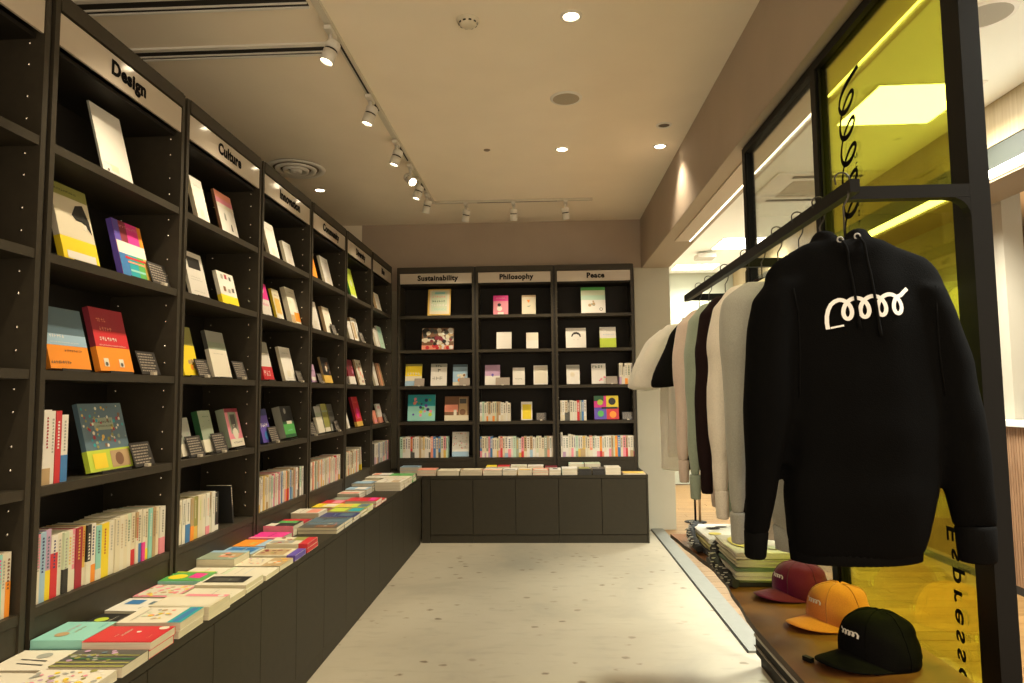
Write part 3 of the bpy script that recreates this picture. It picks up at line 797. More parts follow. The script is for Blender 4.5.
# upright rows -------------------------------------------------------
def spine_row(side, bay, row, a, b, seed, spec=None, hmin=.175, hmax=.19, group=None, lean_last=False, tall_first=False, place='', wide=(.012, .024)):
    rg = random.Random(seed)
    pos = a; i = 0
    items = list(spec) if spec else []
    case = (BAYS_L if side == 'L' else BAYS_B)[bay]
    case = ('%s bookcase' % case) if case else 'nearest left bookcase'
    n = 0
    while pos < b - 0.008:
        if spec:
            if i >= len(items):
                break
            cov, band, t, h, ttl = items[i]
        else:
            cov = rg.choice(['white'] * 10 + ['cream'] * 6 + ['ivory'] * 8 + ['tan', 'tan', 'pale green', 'pale green', 'mint', 'red', 'blue', 'gold', 'sage', 'black', 'orange', 'pink', 'dark grey', 'coral'])
            t = rg.uniform(*wide); h = rg.uniform(hmin, hmax)
            if tall_first and i < 6:
                h = hmax + 0.035 - i * 0.006
            if rg.random() < .5:
                h = hmax
            band = None
            if rg.random() < .45:
                band = (rg.choice(['red', 'orange', 'white', 'gold', 'dark grey', 'pink', 'tan', 'white', 'sage', 'coral', 'ivory', 'cream', 'light blue', 'lilac']), rg.uniform(.2, .42))
            ttl = rg.choice(['dark grey', 'black', 'grey', 'grey', 'brown', 'navy', 'dark green']) if cov in ('white', 'cream', 'ivory', 'tan', 'pale green', 'yellow', 'mint', 'pink', 'gold') else rg.choice(['white', 'ivory', 'gold'])
        if pos + t > b + 0.004:
            break
        dep = min(h * .70, .15)
        back = rg.uniform(0.018, 0.026)
        if side == 'L':
            # spine faces +X; thickness runs towards -Y after the half turn
            loc = (-A - back, pos + t, ROW[row] + 0.0006); rz = PI
        else:
            loc = (pos + t, YB + back, ROW[row] + 0.0006); rz = PI / 2
        k = book(loc, (0, 0, rz), dep, h, t, cov, (), None, band, seed=seed * 50 + i, spine_title=ttl if t > .009 else None, sink=(True if side == 'B' or bay >= 5 else None))
        if k is None:
            pos += t + 0.0005; i += 1
            continue
        bw = (' with a %s band' % band[0]) if band else ''
        tag(k, '%s paperback%s, %s from left, %s shelf, %s' % (cov, bw, ORD[n], SHELF_WORD[row], case), 'book', group or ('upright books on the %s shelf of the %s' % (SHELF_WORD[row], case)))
        pos += t + 0.0005; i += 1; n += 1
    return pos


w3 = lambda *a: a
SPEC14 = [('pale green', None, .020, .215, 'dark green'), ('pink', ('ivory', .5), .014, .215, 'grey'), ('light blue', None, .022, .218, 'navy'), ('lilac', ('yellow', .42), .020, .222, 'slate'),
          ('white', ('red', .72), .026, .186, 'navy'), ('ivory', None, .018, .188, 'grey'), ('pale green', ('black', .40), .020, .188, 'grey'), ('ivory', None, .020, .188, 'gold'), ('pink', ('ivory', .34), .016, .188, 'ivory'),
          ('dark red', None, .030, .190, 'gold'), ('gold', ('ivory', .3), .014, .190, 'red'), ('black', ('ivory', .38), .020, .190, 'white'), ('white', ('orange', .3), .024, .190, 'navy'), ('aqua', ('ivory', .2), .026, .178, 'black'), ('yellow', None, .040, .180, 'dark red'),
          ('ivory', None, .026, .182, 'grey'), ('cream', None, .026, .184, 'grey'), ('ivory', None, .022, .188, 'tan'), ('cream', None, .020, .188, 'grey'), ('pale green', ('ivory', .7), .026, .188, 'dark green'), ('cream', ('red', .3), .020, .186, 'brown'),
          ('tan', ('ivory', .5), .014, .186, 'red'), ('ivory', ('blue', .36), .024, .190, 'dark grey'), ('ivory', ('magenta', .36), .016, .190, 'grey'), ('cream', ('yellow', .22), .020, .186, 'brown'), ('aqua', None, .022, .186, 'white'), ('tan', None, .020, .186, 'brown'),
          ('cream', None, .028, .184, 'grey'), ('white', ('pink', .34), .034, .180, 'black')]
sc14 = (2.826 - 2.078) / sum(s[2] + .0005 for s in SPEC14)
SPEC14 = [(a, b, c * sc14 - .0001, d * (1.0 if d > .2 else 1.06), e) for a, b, c, d, e in SPEC14]
SPEC13 = [('white', ('ivory', .3), .022, .258, 'grey'), ('white', ('tan', .22), .034, .238, 'dark red'), ('white', None, .020, .234, 'grey'), ('red', None, .026, .234, 'white'), ('white', ('blue', .40), .030, .220, 'grey')]
SPEC04 = [('cream', ('orange', .3), .020, .188, 'brown'), ('ivory', ('aqua', .7), .022, .188, 'magenta'), ('aqua', None, .018, .186, 'magenta'), ('cream', None, .016, .188, 'grey'), ('ivory', ('orange', .55), .018, .188, 'brown'), ('cream', ('gold', .3), .016, .186, 'brown')]
SPEC24 = [('coral', ('pink', .25), .020, .215, 'ivory'), ('ivory', None, .022, .190, 'brown'), ('white', None, .018, .190, 'dark grey'), ('white', ('blue', .42), .026, .188, 'black'), ('tan', ('orange', .34), .020, .188, 'grey'), ('olive', ('gold', .3), .030, .190, 'ivory'), ('cream', None, .030, .190, 'lime'),
          ('ivory', None, .022, .188, 'grey'), ('white', ('pink', .2), .022, .190, 'coral'), ('tan', ('ivory', .6), .014, .190, 'black'), ('white', None, .022, .190, 'grey'), ('black', ('white', .14), .030, .180, 'ivory')]
spine_row('L', 0, 4, 1.90, 2.035 - .03, 3, SPEC04)
spine_row('L', 1, 3, 2.078, 2.24, 4, SPEC13)
spine_row('L', 1, 4, 2.076, 2.86, 5, SPEC14)
SPEC24 = [(a, b, c * 1.42, d, e) for a, b, c, d, e in SPEC24]
spine_row('L', 2, 4, 2.898, 3.36, 6, SPEC24)
spine_row('L', 3, 4, 3.72, 4.46, 7)
spine_row('L', 4, 4, 4.54, 5.28, 8)
spine_row('L', 5, 4, 5.36, 5.80, 9)
spine_row('L', 6, 4, 6.34, 6.90, 10)
spine_row('B', 0, 4, bx(399.8, 0), bx(448, 0), 11, hmin=.195, hmax=.215, wide=(.016, .03))
spine_row('B', 1, 4, bx(480, 0), bx(553, 0), 12, hmin=.185, hmax=.21, wide=(.016, .032))
spine_row('B', 2, 4, bx(560, 0), bx(633.5, 0), 13, hmin=.195, hmax=.21, tall_first=True, wide=(.016, .03))
spine_row('B', 1, 3, bx(480, 0), bx(512, 0), 14, hmin=.185, hmax=.20, wide=(.016, .03))
spine_row('B', 2, 3, bx(560, 0), bx(588, 0), 15, hmin=.195, hmax=.205, wide=(.016, .03))
spine_row('B', 2, 2, bx(619, 0), bx(633.5, 0), 16, hmin=.17, hmax=.215, wide=(.016, .028))

# leaning books at the end of two rows: a small turn about the front-to-back axis
k = book((-A - .02, 3.40, ROW[4] + .0006), (0, 0, 0), .13, .195, .016, 'black', [], 'black', None, 77, spine_title='ivory')
k.matrix_world = Matrix.Translation((-A - .025, 3.47, ROW[4] + .004)) @ Matrix.Rotation(.18, 4, 'X') @ Matrix.Rotation(PI, 4, 'Z')
tag(k, 'black speckled paperback leaning at the right of the Culture bottom shelf', 'book', 'leaning paperbacks')
k = book((0, 0, 0), (0, 0, 0), .13, .20, .018, 'ivory', [], 'ivory', ('yellow', .25), 78, spine_title='pink')
k.matrix_world = Matrix.Translation((-A - .022, 5.905, ROW[4] + .004)) @ Matrix.Rotation(.16, 4, 'X') @ Matrix.Rotation(PI, 4, 'Z')
tag(k, 'ivory paperback leaning at the right of the Diversity bottom shelf', 'book', 'leaning paperbacks')


# caption cards ---------------------------------------------------------
M_CARD = mat((0.025, 0.022, 0.020), 0.5)
M_CARDW = mat((0.34, 0.30, 0.25), 0.6)
M_CLIP = mat((0.55, 0.50, 0.40), 0.4)


def card(loc, rz, w, h, label, lean=0.35, pale=False, fwd=0.0):
    r = empty('caption_card', loc, (0, 0, rz))
    tag(r, label, 'card', 'caption cards on the shelves')
    T = Matrix.Rotation(-lean, 4, 'X')
    mb = MB().box(-w / 2, w / 2, 0, 0.0015, 0.004, h, M_CARD if not pale else mat((0.30, 0.25, 0.20), .6)).xf(T)
    mb.build('card_panel', r)
    p = MB(); rg = random.Random(int(abs(loc[1] * 997 + loc[0] * 131)))
    nl = 7
    for i in range(nl):
        z = h * (0.90 - i * 0.115); zz = z - h * 0.05
        x = -w * 0.43
        xe = w * rg.uniform(0.25, 0.43)
        while x < xe:
            g = w * rg.uniform(0.05, 0.16)
            p.quad([(x, -0.0006, zz), (min(x + g, xe), -0.0006, zz), (min(x + g, xe), -0.0006, z), (x, -0.0006, z)], M_CARDW)
            x += g + w * 0.025
    p.xf(T).build('card_text', r)
    MB().cbox((0, -0.006, 0.007), (0.022, 0.016, 0.012), M_CLIP).build('clip', r)


for (bay, row, ya, yb) in [(1, 1, 2.675, 2.831), (1, 2, 2.619, 2.774), (1, 3, 2.599, 2.75), (2, 2, 3.088, 3.193), (2, 2, 3.446, 3.625), (2, 3, 3.026, 3.153), (2, 3, 3.259, 3.396), (3, 2, 4.363, 4.455), (3, 3, 3.939, 4.075), (4, 1, 5.088, 5.188), (4, 2, 4.777, 4.865), (4, 3, 4.624, 4.748), (4, 3, 5.185, 5.288), (5, 1, 5.882, 6.016), (5, 2, 5.439, 5.524), (6, 3, 6.755, 6.929)]:
    w = min(yb - ya, .115)
    side_ = {(2, 2, 3.088): ' at the left', (2, 2, 3.446): ' at the right', (2, 3, 3.026): ' at the left', (2, 3, 3.259): ' in the middle', (4, 3, 4.624): ' at the left', (4, 3, 5.185): ' at the right'}.get((bay, row, ya), '')
    w *= 1.15
    card((-A - 0.022, (ya + yb) / 2, ROW[row] + .0005), PI / 2, w, w * .78, 'black caption card with white lines%s, %s shelf, %s bookcase' % (side_, SHELF_WORD[row], BAYS_L[bay]))
BC = [(0, 2, 414, 424, 'beside the yellow and light blue book'), (0, 2, 459.5, 470, 'beside the light blue picture book'), (1, 2, 496, 510, 'right of the lilac book'), (1, 3, 536, 546, 'right of the yellow book'), (2, 2, 606, 617, 'right of the heavy-titled white book'), (2, 3, 621, 632, 'right of the four-coloured square book')]
for bay, row, p0, p1, wh in BC:
    card(((bx(p0, 0) + bx(p1, 0)) / 2, YB + 0.02, ROW[row] + .0005), 0, (p1 - p0) / 96, .088, 'small caption card %s in the %s bookcase' % (wh, BAYS_B[bay]), pale=(row == 2))

# ------------------------------------------------------------------ books lying flat on the worktops
def flat_stack(cx, cy, w, h, ts, specs, ang=0.0, side='L', label='', group='books lying flat on the left worktop', jig=0.004):
    """w = cover width, h = cover height; on the left the top of the cover points to the wall"""
    turn = side == 'B' and specs[0][1] == 'black'
    if turn:
        w, h = h, w
    z = ZK + 0.0006
    rg = random.Random(int(cx * 1000 + cy * 777))
    n = len(ts)
    for i, t in enumerate(ts):
        cov, spn, band, prints = specs[min(i, len(specs) - 1)] if i == n - 1 else specs[0]
        base = PI / 2 if side == 'L' or turn else 0
        a = base + ang + rg.uniform(-.018, .018)
        # canonical book: front -Y up, Z height -> +Y
        M = Matrix.Translation((cx + rg.uniform(-jig, jig), cy + rg.uniform(-jig, jig), z + t)) @ Matrix.Rotation(a, 4, 'Z') @ Matrix.Translation((-w / 2, -h / 2, 0)) @ Matrix.Rotation(-PI / 2, 4, 'X')
        if side == 'B' and i < n - 1:
            book((0, 0, 0), (0, 0, 0), w, h, t, cov, (), spn, band, sink=M); z += t + .0006
            continue
        b = book((0, 0, 0), (0, 0, 0), w, h, t, cov, prints if i == n - 1 else (), spn, band, seed=int(cy * 100) + i, flip=(side == 'L' and spn not in ('aqua', 'pink', 'magenta', 'green')))
        b.matrix_world = M
        z += t + 0.0006
        if n == 1 or side == 'B':
            lab = label
        else:
            lab = label + (', top of its pile' if i == n - 1 else (', bottom of its pile' if i == 0 else ', middle of its pile'))
        tag(b, lab, 'book', group)


G = lambda *a: ('g',) + a
R = lambda *a: ('r',) + a
S = lambda *a: ('s',) + a
DD = lambda *a: ('d',) + a
XO, XI = -1.293, -1.490
# outer row, from the camera to the corner (centre y, width along y, height along x)
FO = [
    (1.62, .15, .19, [.028], [('ivory', 'cream', None, [S(.05, .05, .95, .95, 60, ['yellow', 'gold', 'white', 'lilac', 'grey', 'sage'], .06)])], 0, 'nearest flat book, cream with a yellow and lilac floral cover'),
    (1.80, .17, .20, [.028], [('ivory', 'cream', None, [S(.05, .05, .95, .95, 80, ['yellow', 'gold', 'white', 'lilac', 'grey', 'olive', 'pink'], .05)])], 0, 'flat book with yellow and white floral cover beside the striped book'),
    (1.962, .130, .20, [.030], [('dark grey', 'black', None, [R(.0, .0, .10, 1, 'olive'), R(.2, 0, .28, 1, 'olive'), R(.4, 0, .5, .9, 'dark green'), R(.62, 0, .68, 1, 'olive'), S(.2, .3, .95, .95, 26, ['grey', 'lilac', 'olive', 'slate'], .06)])], 0, 'flat book with dark green striped cover below the red book'),
    (2.105, .140, .20, [.024, .024], [('red', 'red', None, [R(.05, .02, .95, .98, 'red'), G(.55, .55, .85, .045, 'cream'), G(.35, .55, .75, .045, 'cream'), G(.3, .63, .5, .03, 'cream'), DD(.86, .12, .11, 'ivory'), G(.2, .12, .45, .03, 'coral'), DD(.6, .40, .05, 'white')])], .02, 'red covered flat book with cream lettering'),
    (2.285, .160, .20, [.024, .026], [('ivory', 'cream', None, [R(.0, .0, 1, .22, 'teal'), R(.05, .06, .95, .16, 'blue'), S(.2, .35, .8, .75, 18, ['yellow', 'coral', 'tan', 'grey', 'pale green'], .06), G(.1, .8, .9, .04, 'grey')])], .01, 'white flat book with a blue band and sketchy picture'),
    (2.465, .150, .21, [.045], [('cream', 'ivory', None, [R(.82, .0, 1, .72, 'pink'), DD(.9, .12, .08, 'white'), R(.05, .05, .75, .95, 'ivory')])], -.02, 'thick cream flat book with a pink strip along its far edge'),
    (2.628, .130, .195, [.024], [('ivory', 'cream', None, [S(.1, .1, .9, .9, 40, ['dark grey', 'grey'], .012), G(.1, .45, .9, .03, 'grey')])], 0, 'ivory flat book speckled with small dots'),
    (2.79, .165, .20, [.014, .018], [('ivory', 'white', None, [R(.22, .14, .80, .92, 'black'), R(.38, .3, .62, .8, 'dark grey'), G(.40, .45, .6, .06, 'sage'), R(.30, .20, .34, .85, 'dark grey')])], .02, 'white flat book with a large black panel'),
    (2.965, .145, .195, [.020], [('ivory', 'cream', None, [G(.1, .5, .9, .03, 'light blue'), G(.1, .7, .9, .03, 'grey'), R(0, .9, 1, 1, 'pale green')])], 0, 'white flat book with fine blue lettering by the black-panel book'),
    (3.13, .150, .20, [.022], [('cream', 'ivory', None, [R(.0, 0, 1, .42, 'tan'), S(.1, .05, .9, .4, 14, ['gold', 'orange', 'cream'], .08), S(.1, .5, .9, .95, 16, ['grey', 'coral', 'lilac'], .04)])], -.03, 'cream flat book with a tan illustrated foot'),
    (3.30, .150, .20, [.026], [('cream', 'ivory', ('violet', .20), [R(.1, .3, .9, .95, 'tan'), S(.15, .35, .9, .9, 14, ['brown', 'olive', 'cream', 'maroon'], .07)])], .02, 'tan flat book with a deep blue band round its foot'),
    (3.475, .165, .20, [.022, .022], [('cream', 'ivory', ('red', .22), [R(.5, .22, 1, .5, 'olive'), R(.1, .4, .5, .95, 'grey'), S(.1, .5, .9, .9, 10, ['ivory', 'tan', 'dark red'], .08)])], .03, 'flat book wrapped in a ragged red band'),
    (3.93, .150, .21, [.018, .018], [('dark grey', 'ivory', None, [R(.0, .1, .5, .6, 'brown'), R(.55, .0, 1, .9, 'slate'), S(.1, .1, .9, .4, 8, ['coral', 'grey'], .07)])], .02, 'dark grey flat book with a brown photograph'),
    (4.10, .160, .21, [.018, .018], [('slate', 'ivory', None, [G(.3, .6, .8, .1, 'black'), R(.7, .1, .95, .9, 'dark grey')])], 0, 'slate blue flat book beside the brown photograph book'),
    (4.275, .160, .21, [.018, .016], [('navy', 'ivory', None, [R(.2, .1, .8, .5, 'slate'), G(.2, .6, .8, .08, 'light blue')])], .02, 'navy flat book in the middle of the left worktop'),
    (4.45, .155, .21, [.018, .018], [('olive', 'ivory', None, [R(.1, .5, .9, .95, 'lime'), R(.1, .05, .9, .4, 'teal')])], -.02, 'flat book with olive top and teal foot'),
    (4.62, .150, .21, [.018, .018], [('lime', 'ivory', None, [R(.1, .55, .9, .95, 'gold'), R(.1, .05, .9, .35, 'slate')])], 0, 'flat book with lime and gold cover'),
    (4.85, .170, .21, [.020, .022], [('red', 'red', None, [G(.2, .6, .8, .08, 'pink'), R(.1, .1, .9, .3, 'magenta')])], .02, 'bright red flat book near the bare stretch of worktop'),
    (5.02, .150, .20, [.018], [('red', 'red', None, [R(.1, .1, .9, .5, 'coral')])], 0, 'flat coral and red book behind the bright red one'),
    (5.65, .155, .20, [.024, .026, .018], [('ivory', 'cream', None, [R(.1, .1, .9, .4, 'tan'), G(.1, .6, .9, .06, 'brown')])], .02, 'cream flat book with brown lettering in a tall pile'),
    (5.83, .150, .20, [.022, .022, .018], [('ivory', 'cream', None, [S(.1, .1, .9, .9, 12, ['coral', 'brown', 'grey'], .07)])], 0, 'ivory flat book with coral blots in a tall pile'),
    (6.01, .155, .20, [.022, .022, .016], [('cream', 'ivory', None, [G(.1, .5, .9, .06, 'grey')])], -.02, 'cream flat book with grey lettering in a tall pile'),
    (6.20, .150, .20, [.03, .03], [('green', 'green', None, [G(.2, .6, .8, .08, 'lime')])], .0, 'green flat book at the inner corner'),
]
for cy, w, h, ts, sp, ang, lab in FO:
    flat_stack(XO, cy, w, h * 1.06, ts, sp, ang, 'L', lab)
FI = [
    (1.80, .15, .18, [.022], [('ivory', 'cream', None, [G(.1, .5, .9, .05, 'grey')])], 0, 'plain ivory flat book at the near end of the inner row'),
    (1.965, .15, .18, [.022], [('ivory', 'cream', None, [('p', [(.2, .2), (.3, .7), (.34, .7), (.26, .2)], 'dark grey'), ('p', [(.4, .25), (.5, .75), (.54, .75), (.46, .25)], 'dark grey'), DD(.7, .45, .14, 'grey')])], .04, 'ivory flat book with a pencil drawing of legs'),
    (2.14, .17, .175, [.022, .024], [('aqua', 'aqua', None, [G(.4, .6, .85, .06, 'pink'), G(.4, .42, .75, .06, 'tan'), DD(.3, .62, .12, 'tan'), G(.6, .1, .9, .04, 'teal')])], .02, 'aqua green flat book with faint pink lettering'),
    (2.325, .14, .175, [.020], [('black', 'dark green', None, [DD(.55, .75, .16, 'lime'), G(.3, .3, .8, .06, 'grey'), G(.3, .5, .8, .04, 'ivory')])], 0, 'black flat book with a bright green dot'),
    (2.49, .15, .18, [.022], [('white', 'ivory', None, [R(.5, .5, .85, .85, 'blue'), R(.5, .12, .75, .3, 'slate'), G(.15, .3, .4, .04, 'grey')])], -.02, 'white flat book with a small blue square'),
    (2.66, .16, .185, [.024], [('pink', 'coral', None, [R(.1, .05, .95, .95, 'ivory'), S(.05, .05, .95, .95, 40, ['pink', 'coral', 'yellow', 'ivory', 'pale green', 'tan'], .07)])], -.05, 'flat book with a pale pink and yellow floral cover'),
    (2.83, .145, .20, [.018, .016], [('green', 'aqua', None, [R(.04, .04, .96, .96, 'green'), DD(.45, .70, .26, 'yellow'), ('p', [(.25, .15), (.75, .12), (.85, .42), (.35, .45)], 'magenta'), R(.9, .04, 1, .96, 'lime')])], .04, 'green flat book with a yellow oval and magenta patch'),
    (2.98, .12, .18, [.018], [('ivory', 'cream', None, [G(.1, .5, .9, .05, 'coral')])], 0, 'ivory flat book between the green book and the thick book'),
    (3.14, .165, .19, [.050], [('aqua', 'dark green', None, [R(0, 0, 1, 1, 'sage'), R(.2, .0, .7, .55, 'tan'), S(.2, .05, .7, .5, 9, ['coral', 'brown', 'ivory'], .08), R(.75, 0, 1, 1, 'light blue')])], .02, 'thick sage green flat book with pink page edges'),
    (3.32, .15, .19, [.030], [('light blue', 'blue', None, [R(.1, .1, .9, .9, 'blue'), G(.2, .4, .8, .06, 'white')])], -.04, 'blue flat book between the thick sage book and orange book'),
    (3.49, .16, .19, [.030], [('orange', 'orange', None, [R(0, 0, 1, .3, 'light blue'), R(.2, .45, .6, .6, 'gold')])], -.02, 'orange flat book on the inner row'),
    (3.68, .17, .19, [.030], [('magenta', 'magenta', None, [G(.2, .4, .9, .07, 'maroon'), R(0, 0, .2, 1, 'pink')])], -.04, 'magenta flat book on the inner row'),
    (3.87, .16, .19, [.058], [('black', 'pink', None, [R(.55, .1, .95, .7, 'green'), R(.0, .6, .5, .9, 'ivory')])], 0, 'thick pink-edged flat book with a black and green cover'),
    (4.04, .14, .18, [.040], [('dark red', 'red', None, [R(.1, .1, .9, .9, 'red')])], .0, 'dark red flat book behind the black and green one'),
    (4.28, .17, .19, [.058], [('ivory', 'cream', None, [R(.1, .1, .9, .5, 'coral'), G(.1, .7, .9, .06, 'brown')])], 0, 'thick cream flat book with a coral picture'),
    (4.47, .15, .19, [.030], [('dark grey', 'brown', None, [R(.1, .1, .9, .9, 'maroon')])], .03, 'dark maroon flat book on the inner row'),
    (4.66, .16, .19, [.032], [('yellow', 'gold', None, [R(.1, .1, .9, .6, 'cream'), G(.2, .7, .8, .07, 'brown')])], -.03, 'yellow flat book on the inner row'),
    (4.84, .15, .19, [.028], [('red', 'red', None, [R(.1, .2, .9, .6, 'pink')])], 0, 'red flat book on the inner row'),
    (5.04, .16, .19, [.020], [('dark grey', 'dark green', None, [R(.1, .1, .9, .9, 'sage')])], .02, 'sage and dark grey flat book on the inner row'),
    (5.23, .16, .19, [.022, .016], [('ivory', 'white', None, [R(.1, .1, .5, .9, 'coral'), G(.5, .5, .9, .06, 'grey')])], -.02, 'ivory flat book with a coral half cover'),
    (5.42, .16, .19, [.022, .022], [('light blue', 'ivory', None, [R(.1, .1, .9, .6, 'white')])], 0, 'pale blue flat book on the inner row'),
    (5.62, .16, .19, [.022, .02, .022], [('slate', 'ivory', None, [R(.1, .1, .9, .9, 'light blue')])], 0, 'slate flat book on the inner row'),
    (5.83, .17, .19, [.024, .024], [('cream', 'ivory', None, [R(.1, .1, .9, .5, 'tan')])], 0, 'cream and tan flat book by the inner corner'),
    (6.03, .16, .19, [.03, .03], [('ivory', 'ivory', None, [G(.1, .5, .9, .06, 'coral')])], 0, 'ivory flat book with coral lettering by the inner corner'),
    (6.24, .16, .19, [.03, .03], [('white', 'cream', None, [R(.1, .6, .9, .9, 'coral')])], 0, 'white flat book with a coral block in the inner corner'),
]
for cy, w, h, ts, sp, ang, lab in FI:
    flat_stack(XI, cy, w, h * .93, ts, sp, ang, 'L', lab)
gb = 'books lying flat on the back worktop'
FB = [   # x0, x1, row, thicknesses, spec, label
    (-1.45, -1.26, 1, [.03, .03], ('light blue', 'grey', None, [R(.1, .1, .9, .5, 'slate')]), 'light blue flat book in the back left corner'),
    (-1.24, -1.06, 0, [.026, .028], ('coral', 'tan', None, [G(.1, .4, .9, .1, 'brown')]), 'coral and brown flat book at the left of the back worktop'),
    (-1.04, -.83, 0, [.024, .022], ('cream', 'olive', None, [G(.1, .4, .9, .08, 'olive')]), 'olive-edged flat book on the back worktop'),
    (-.82, -.61, 0, [.016, .016, .016], ('tan', 'olive', None, [R(.1, .1, .9, .9, 'cream')]), 'tan flat book in a pile of three'),
    (-.60, -.42, 0, [.024, .024], ('ivory', 'pink', None, [R(0, .1, 1, .35, 'coral')]), 'ivory and coral flat book in front of the yellow one'),
    (-.41, -.275, 0, [.026, .022], ('white', 'light blue', None, [R(.1, .1, .9, .5, 'grey')]), 'white flat book with a grey block on the back worktop'),
    (-.265, -.13, 0, [.030, .018], ('cream', 'gold', None, [R(.1, .1, .9, .5, 'gold')]), 'gold and cream flat book on the back worktop'),
    (-.12, .03, 0, [.024, .022], ('coral', 'white', None, [R(.1, .1, .9, .6, 'ivory')]), 'ivory flat book with a coral border'),
    (.04, .15, 0, [.024, .026], ('white', 'white', None, [R(.3, .3, .7, .7, 'black')]), 'white flat book with a small black square'),
    (.16, .305, 0, [.03, .03], ('white', 'mint', None, [R(.1, .1, .9, .4, 'ivory')]), 'mint-edged white flat book left of the black books'),
    (.315, .44, 0, [.028, .028], ('dark grey', 'black', None, [R(.1, .1, .9, .9, 'olive')]), 'black spined flat book, left of the two dark piles'),
    (.45, .565, 0, [.028, .028], ('dark grey', 'black', None, [G(.2, .4, .8, .1, 'ivory')]), 'black spined flat book, right of the two dark piles'),
    (.575, .72, 0, [.034, .034], ('ivory', 'white', None, [G(.2, .5, .8, .06, 'grey')]), 'thick white flat book right of the black piles'),
    (.74, .955, 0, [.012], ('tan', 'brown', None, [R(.05, .05, .95, .95, 'gold')]), 'thin tan board-like book at the right end'),
    (-.59, -.485, 1, [.03, .032], ('yellow', 'gold', None, []), 'yellow flat book in the rear row'),
    (-.475, -.355, 1, [.03, .032], ('red', 'red', None, []), 'red flat book in the rear row'),
    (-.345, -.185, 1, [.032, .034], ('ivory', 'white', None, [R(.1, .1, .9, .5, 'pale green')]), 'ivory flat book in the rear row beside the red one'),
    (-.175, -.02, 1, [.03, .034], ('white', 'cream', None, [G(.1, .5, .9, .08, 'coral')]), 'white flat book in the rear row with coral lettering'),
    (.0, .12, 1, [.03, .022], ('maroon', 'dark red', None, []), 'maroon flat book low in the rear row'),
    (.235, .385, 1, [.04, .045], ('mint', 'pale green', None, [R(.1, .1, .9, .9, 'ivory')]), 'pale green flat book, left of two in the rear row'),
    (.395, .545, 1, [.04, .045], ('pale green', 'ivory', None, [G(.1, .5, .9, .08, 'grey')]), 'pale green flat book, right of two in the rear row'),
]
for x0, x1, rw, ts, sp, lab in FB:
    cy = YC + 0.098 if rw == 0 else YC + 0.285
    flat_stack((x0 + x1) / 2, cy, x1 - x0, .19 if rw == 0 else .17, ts, [sp], 0.0, 'B', lab, gb, 0.002)

sk = SINK.build('upright_books')
sk['kind'] = 'stuff'
tag(sk, 'packed rows of small paperbacks, mostly pale spined, on the back bookcases and corner shelves', 'books')

# ------------------------------------------------------------------ ceiling fittings
M_LAMP = mat((0.68, 0.66, 0.60), 0.4)
M_GLOW = mat((1.0, 0.86, 0.62), 0.5, emit=9.0)
M_GLOW2 = mat((1.0, 0.84, 0.58), 0.5, emit=12.0)


def spot_head(x, y, aim, label, power, big=False):
    """track spotlight whose swivel hangs under (x, y)"""
    r = empty('track_spotlight', (x, y, ZC - 0.03))
    tag(r, label, 'spotlight', 'white spotlights on the ceiling track')
    MB().box(-0.017, 0.017, -0.055, 0.055, -0.022, -0.001, M_LAMP).build('adapter', r)
    mb = MB(); mb.tube([(0, 0, -0.02), (0, 0, -0.085)], 0.010, M_LAMP, 10)
    mb.build('stem', r)
    d = (Vector(aim) - Vector((x, y, ZC - 0.15))).normalized()
    q_ = d.to_track_quat('-Z', 'Y').to_matrix().to_4x4()
    T = Matrix.Translation((0, 0, -0.115)) @ q_
    R_ = 0.036
    mb = MB(); mb.lathe([(0.004, 0.055), (R_ - .004, 0.055), (R_, 0.05), (R_, 0.012)], M_LAMP, 20, T, cap=True)
    mb.build('body', r)
    mb = MB(); mb.lathe([(R_ * .9, 0.013), (R_ * .9, 0.002)], M_GROOVE, 20, T)
    mb.build('gap_ring', r)
    mb = MB(); mb.lathe([(R_ * .9, 0.003), (R_, 0.002), (R_, -0.058), (R_ - .004, -0.060), (R_ - .004, -0.045)], M_LAMP, 20, T)
    mb.build('shade', r)
    mb = MB(); mb.lathe([(0.001, -0.046), (R_ - .004, -0.046)], M_GLOW2 if not big else M_GLOW2, 20, T)
    mb.build('lens', r)
    L = bpy.data.lights.new('spot', 'SPOT'); L.energy = power; L.color = WARM2; L.spot_size = 1.15 if aim[0] < 0 or abs(aim[1] - 7) < .1 else .8; L.spot_blend = 0.75; L.shadow_soft_size = 0.03
    lo = bpy.data.objects.new('spot', L); C.objects.link(lo); lo.parent = r
    lo.matrix_local = Matrix.Translation((0, 0, -0.115)) @ q_ @ Matrix.Translation((0, 0, -0.066))


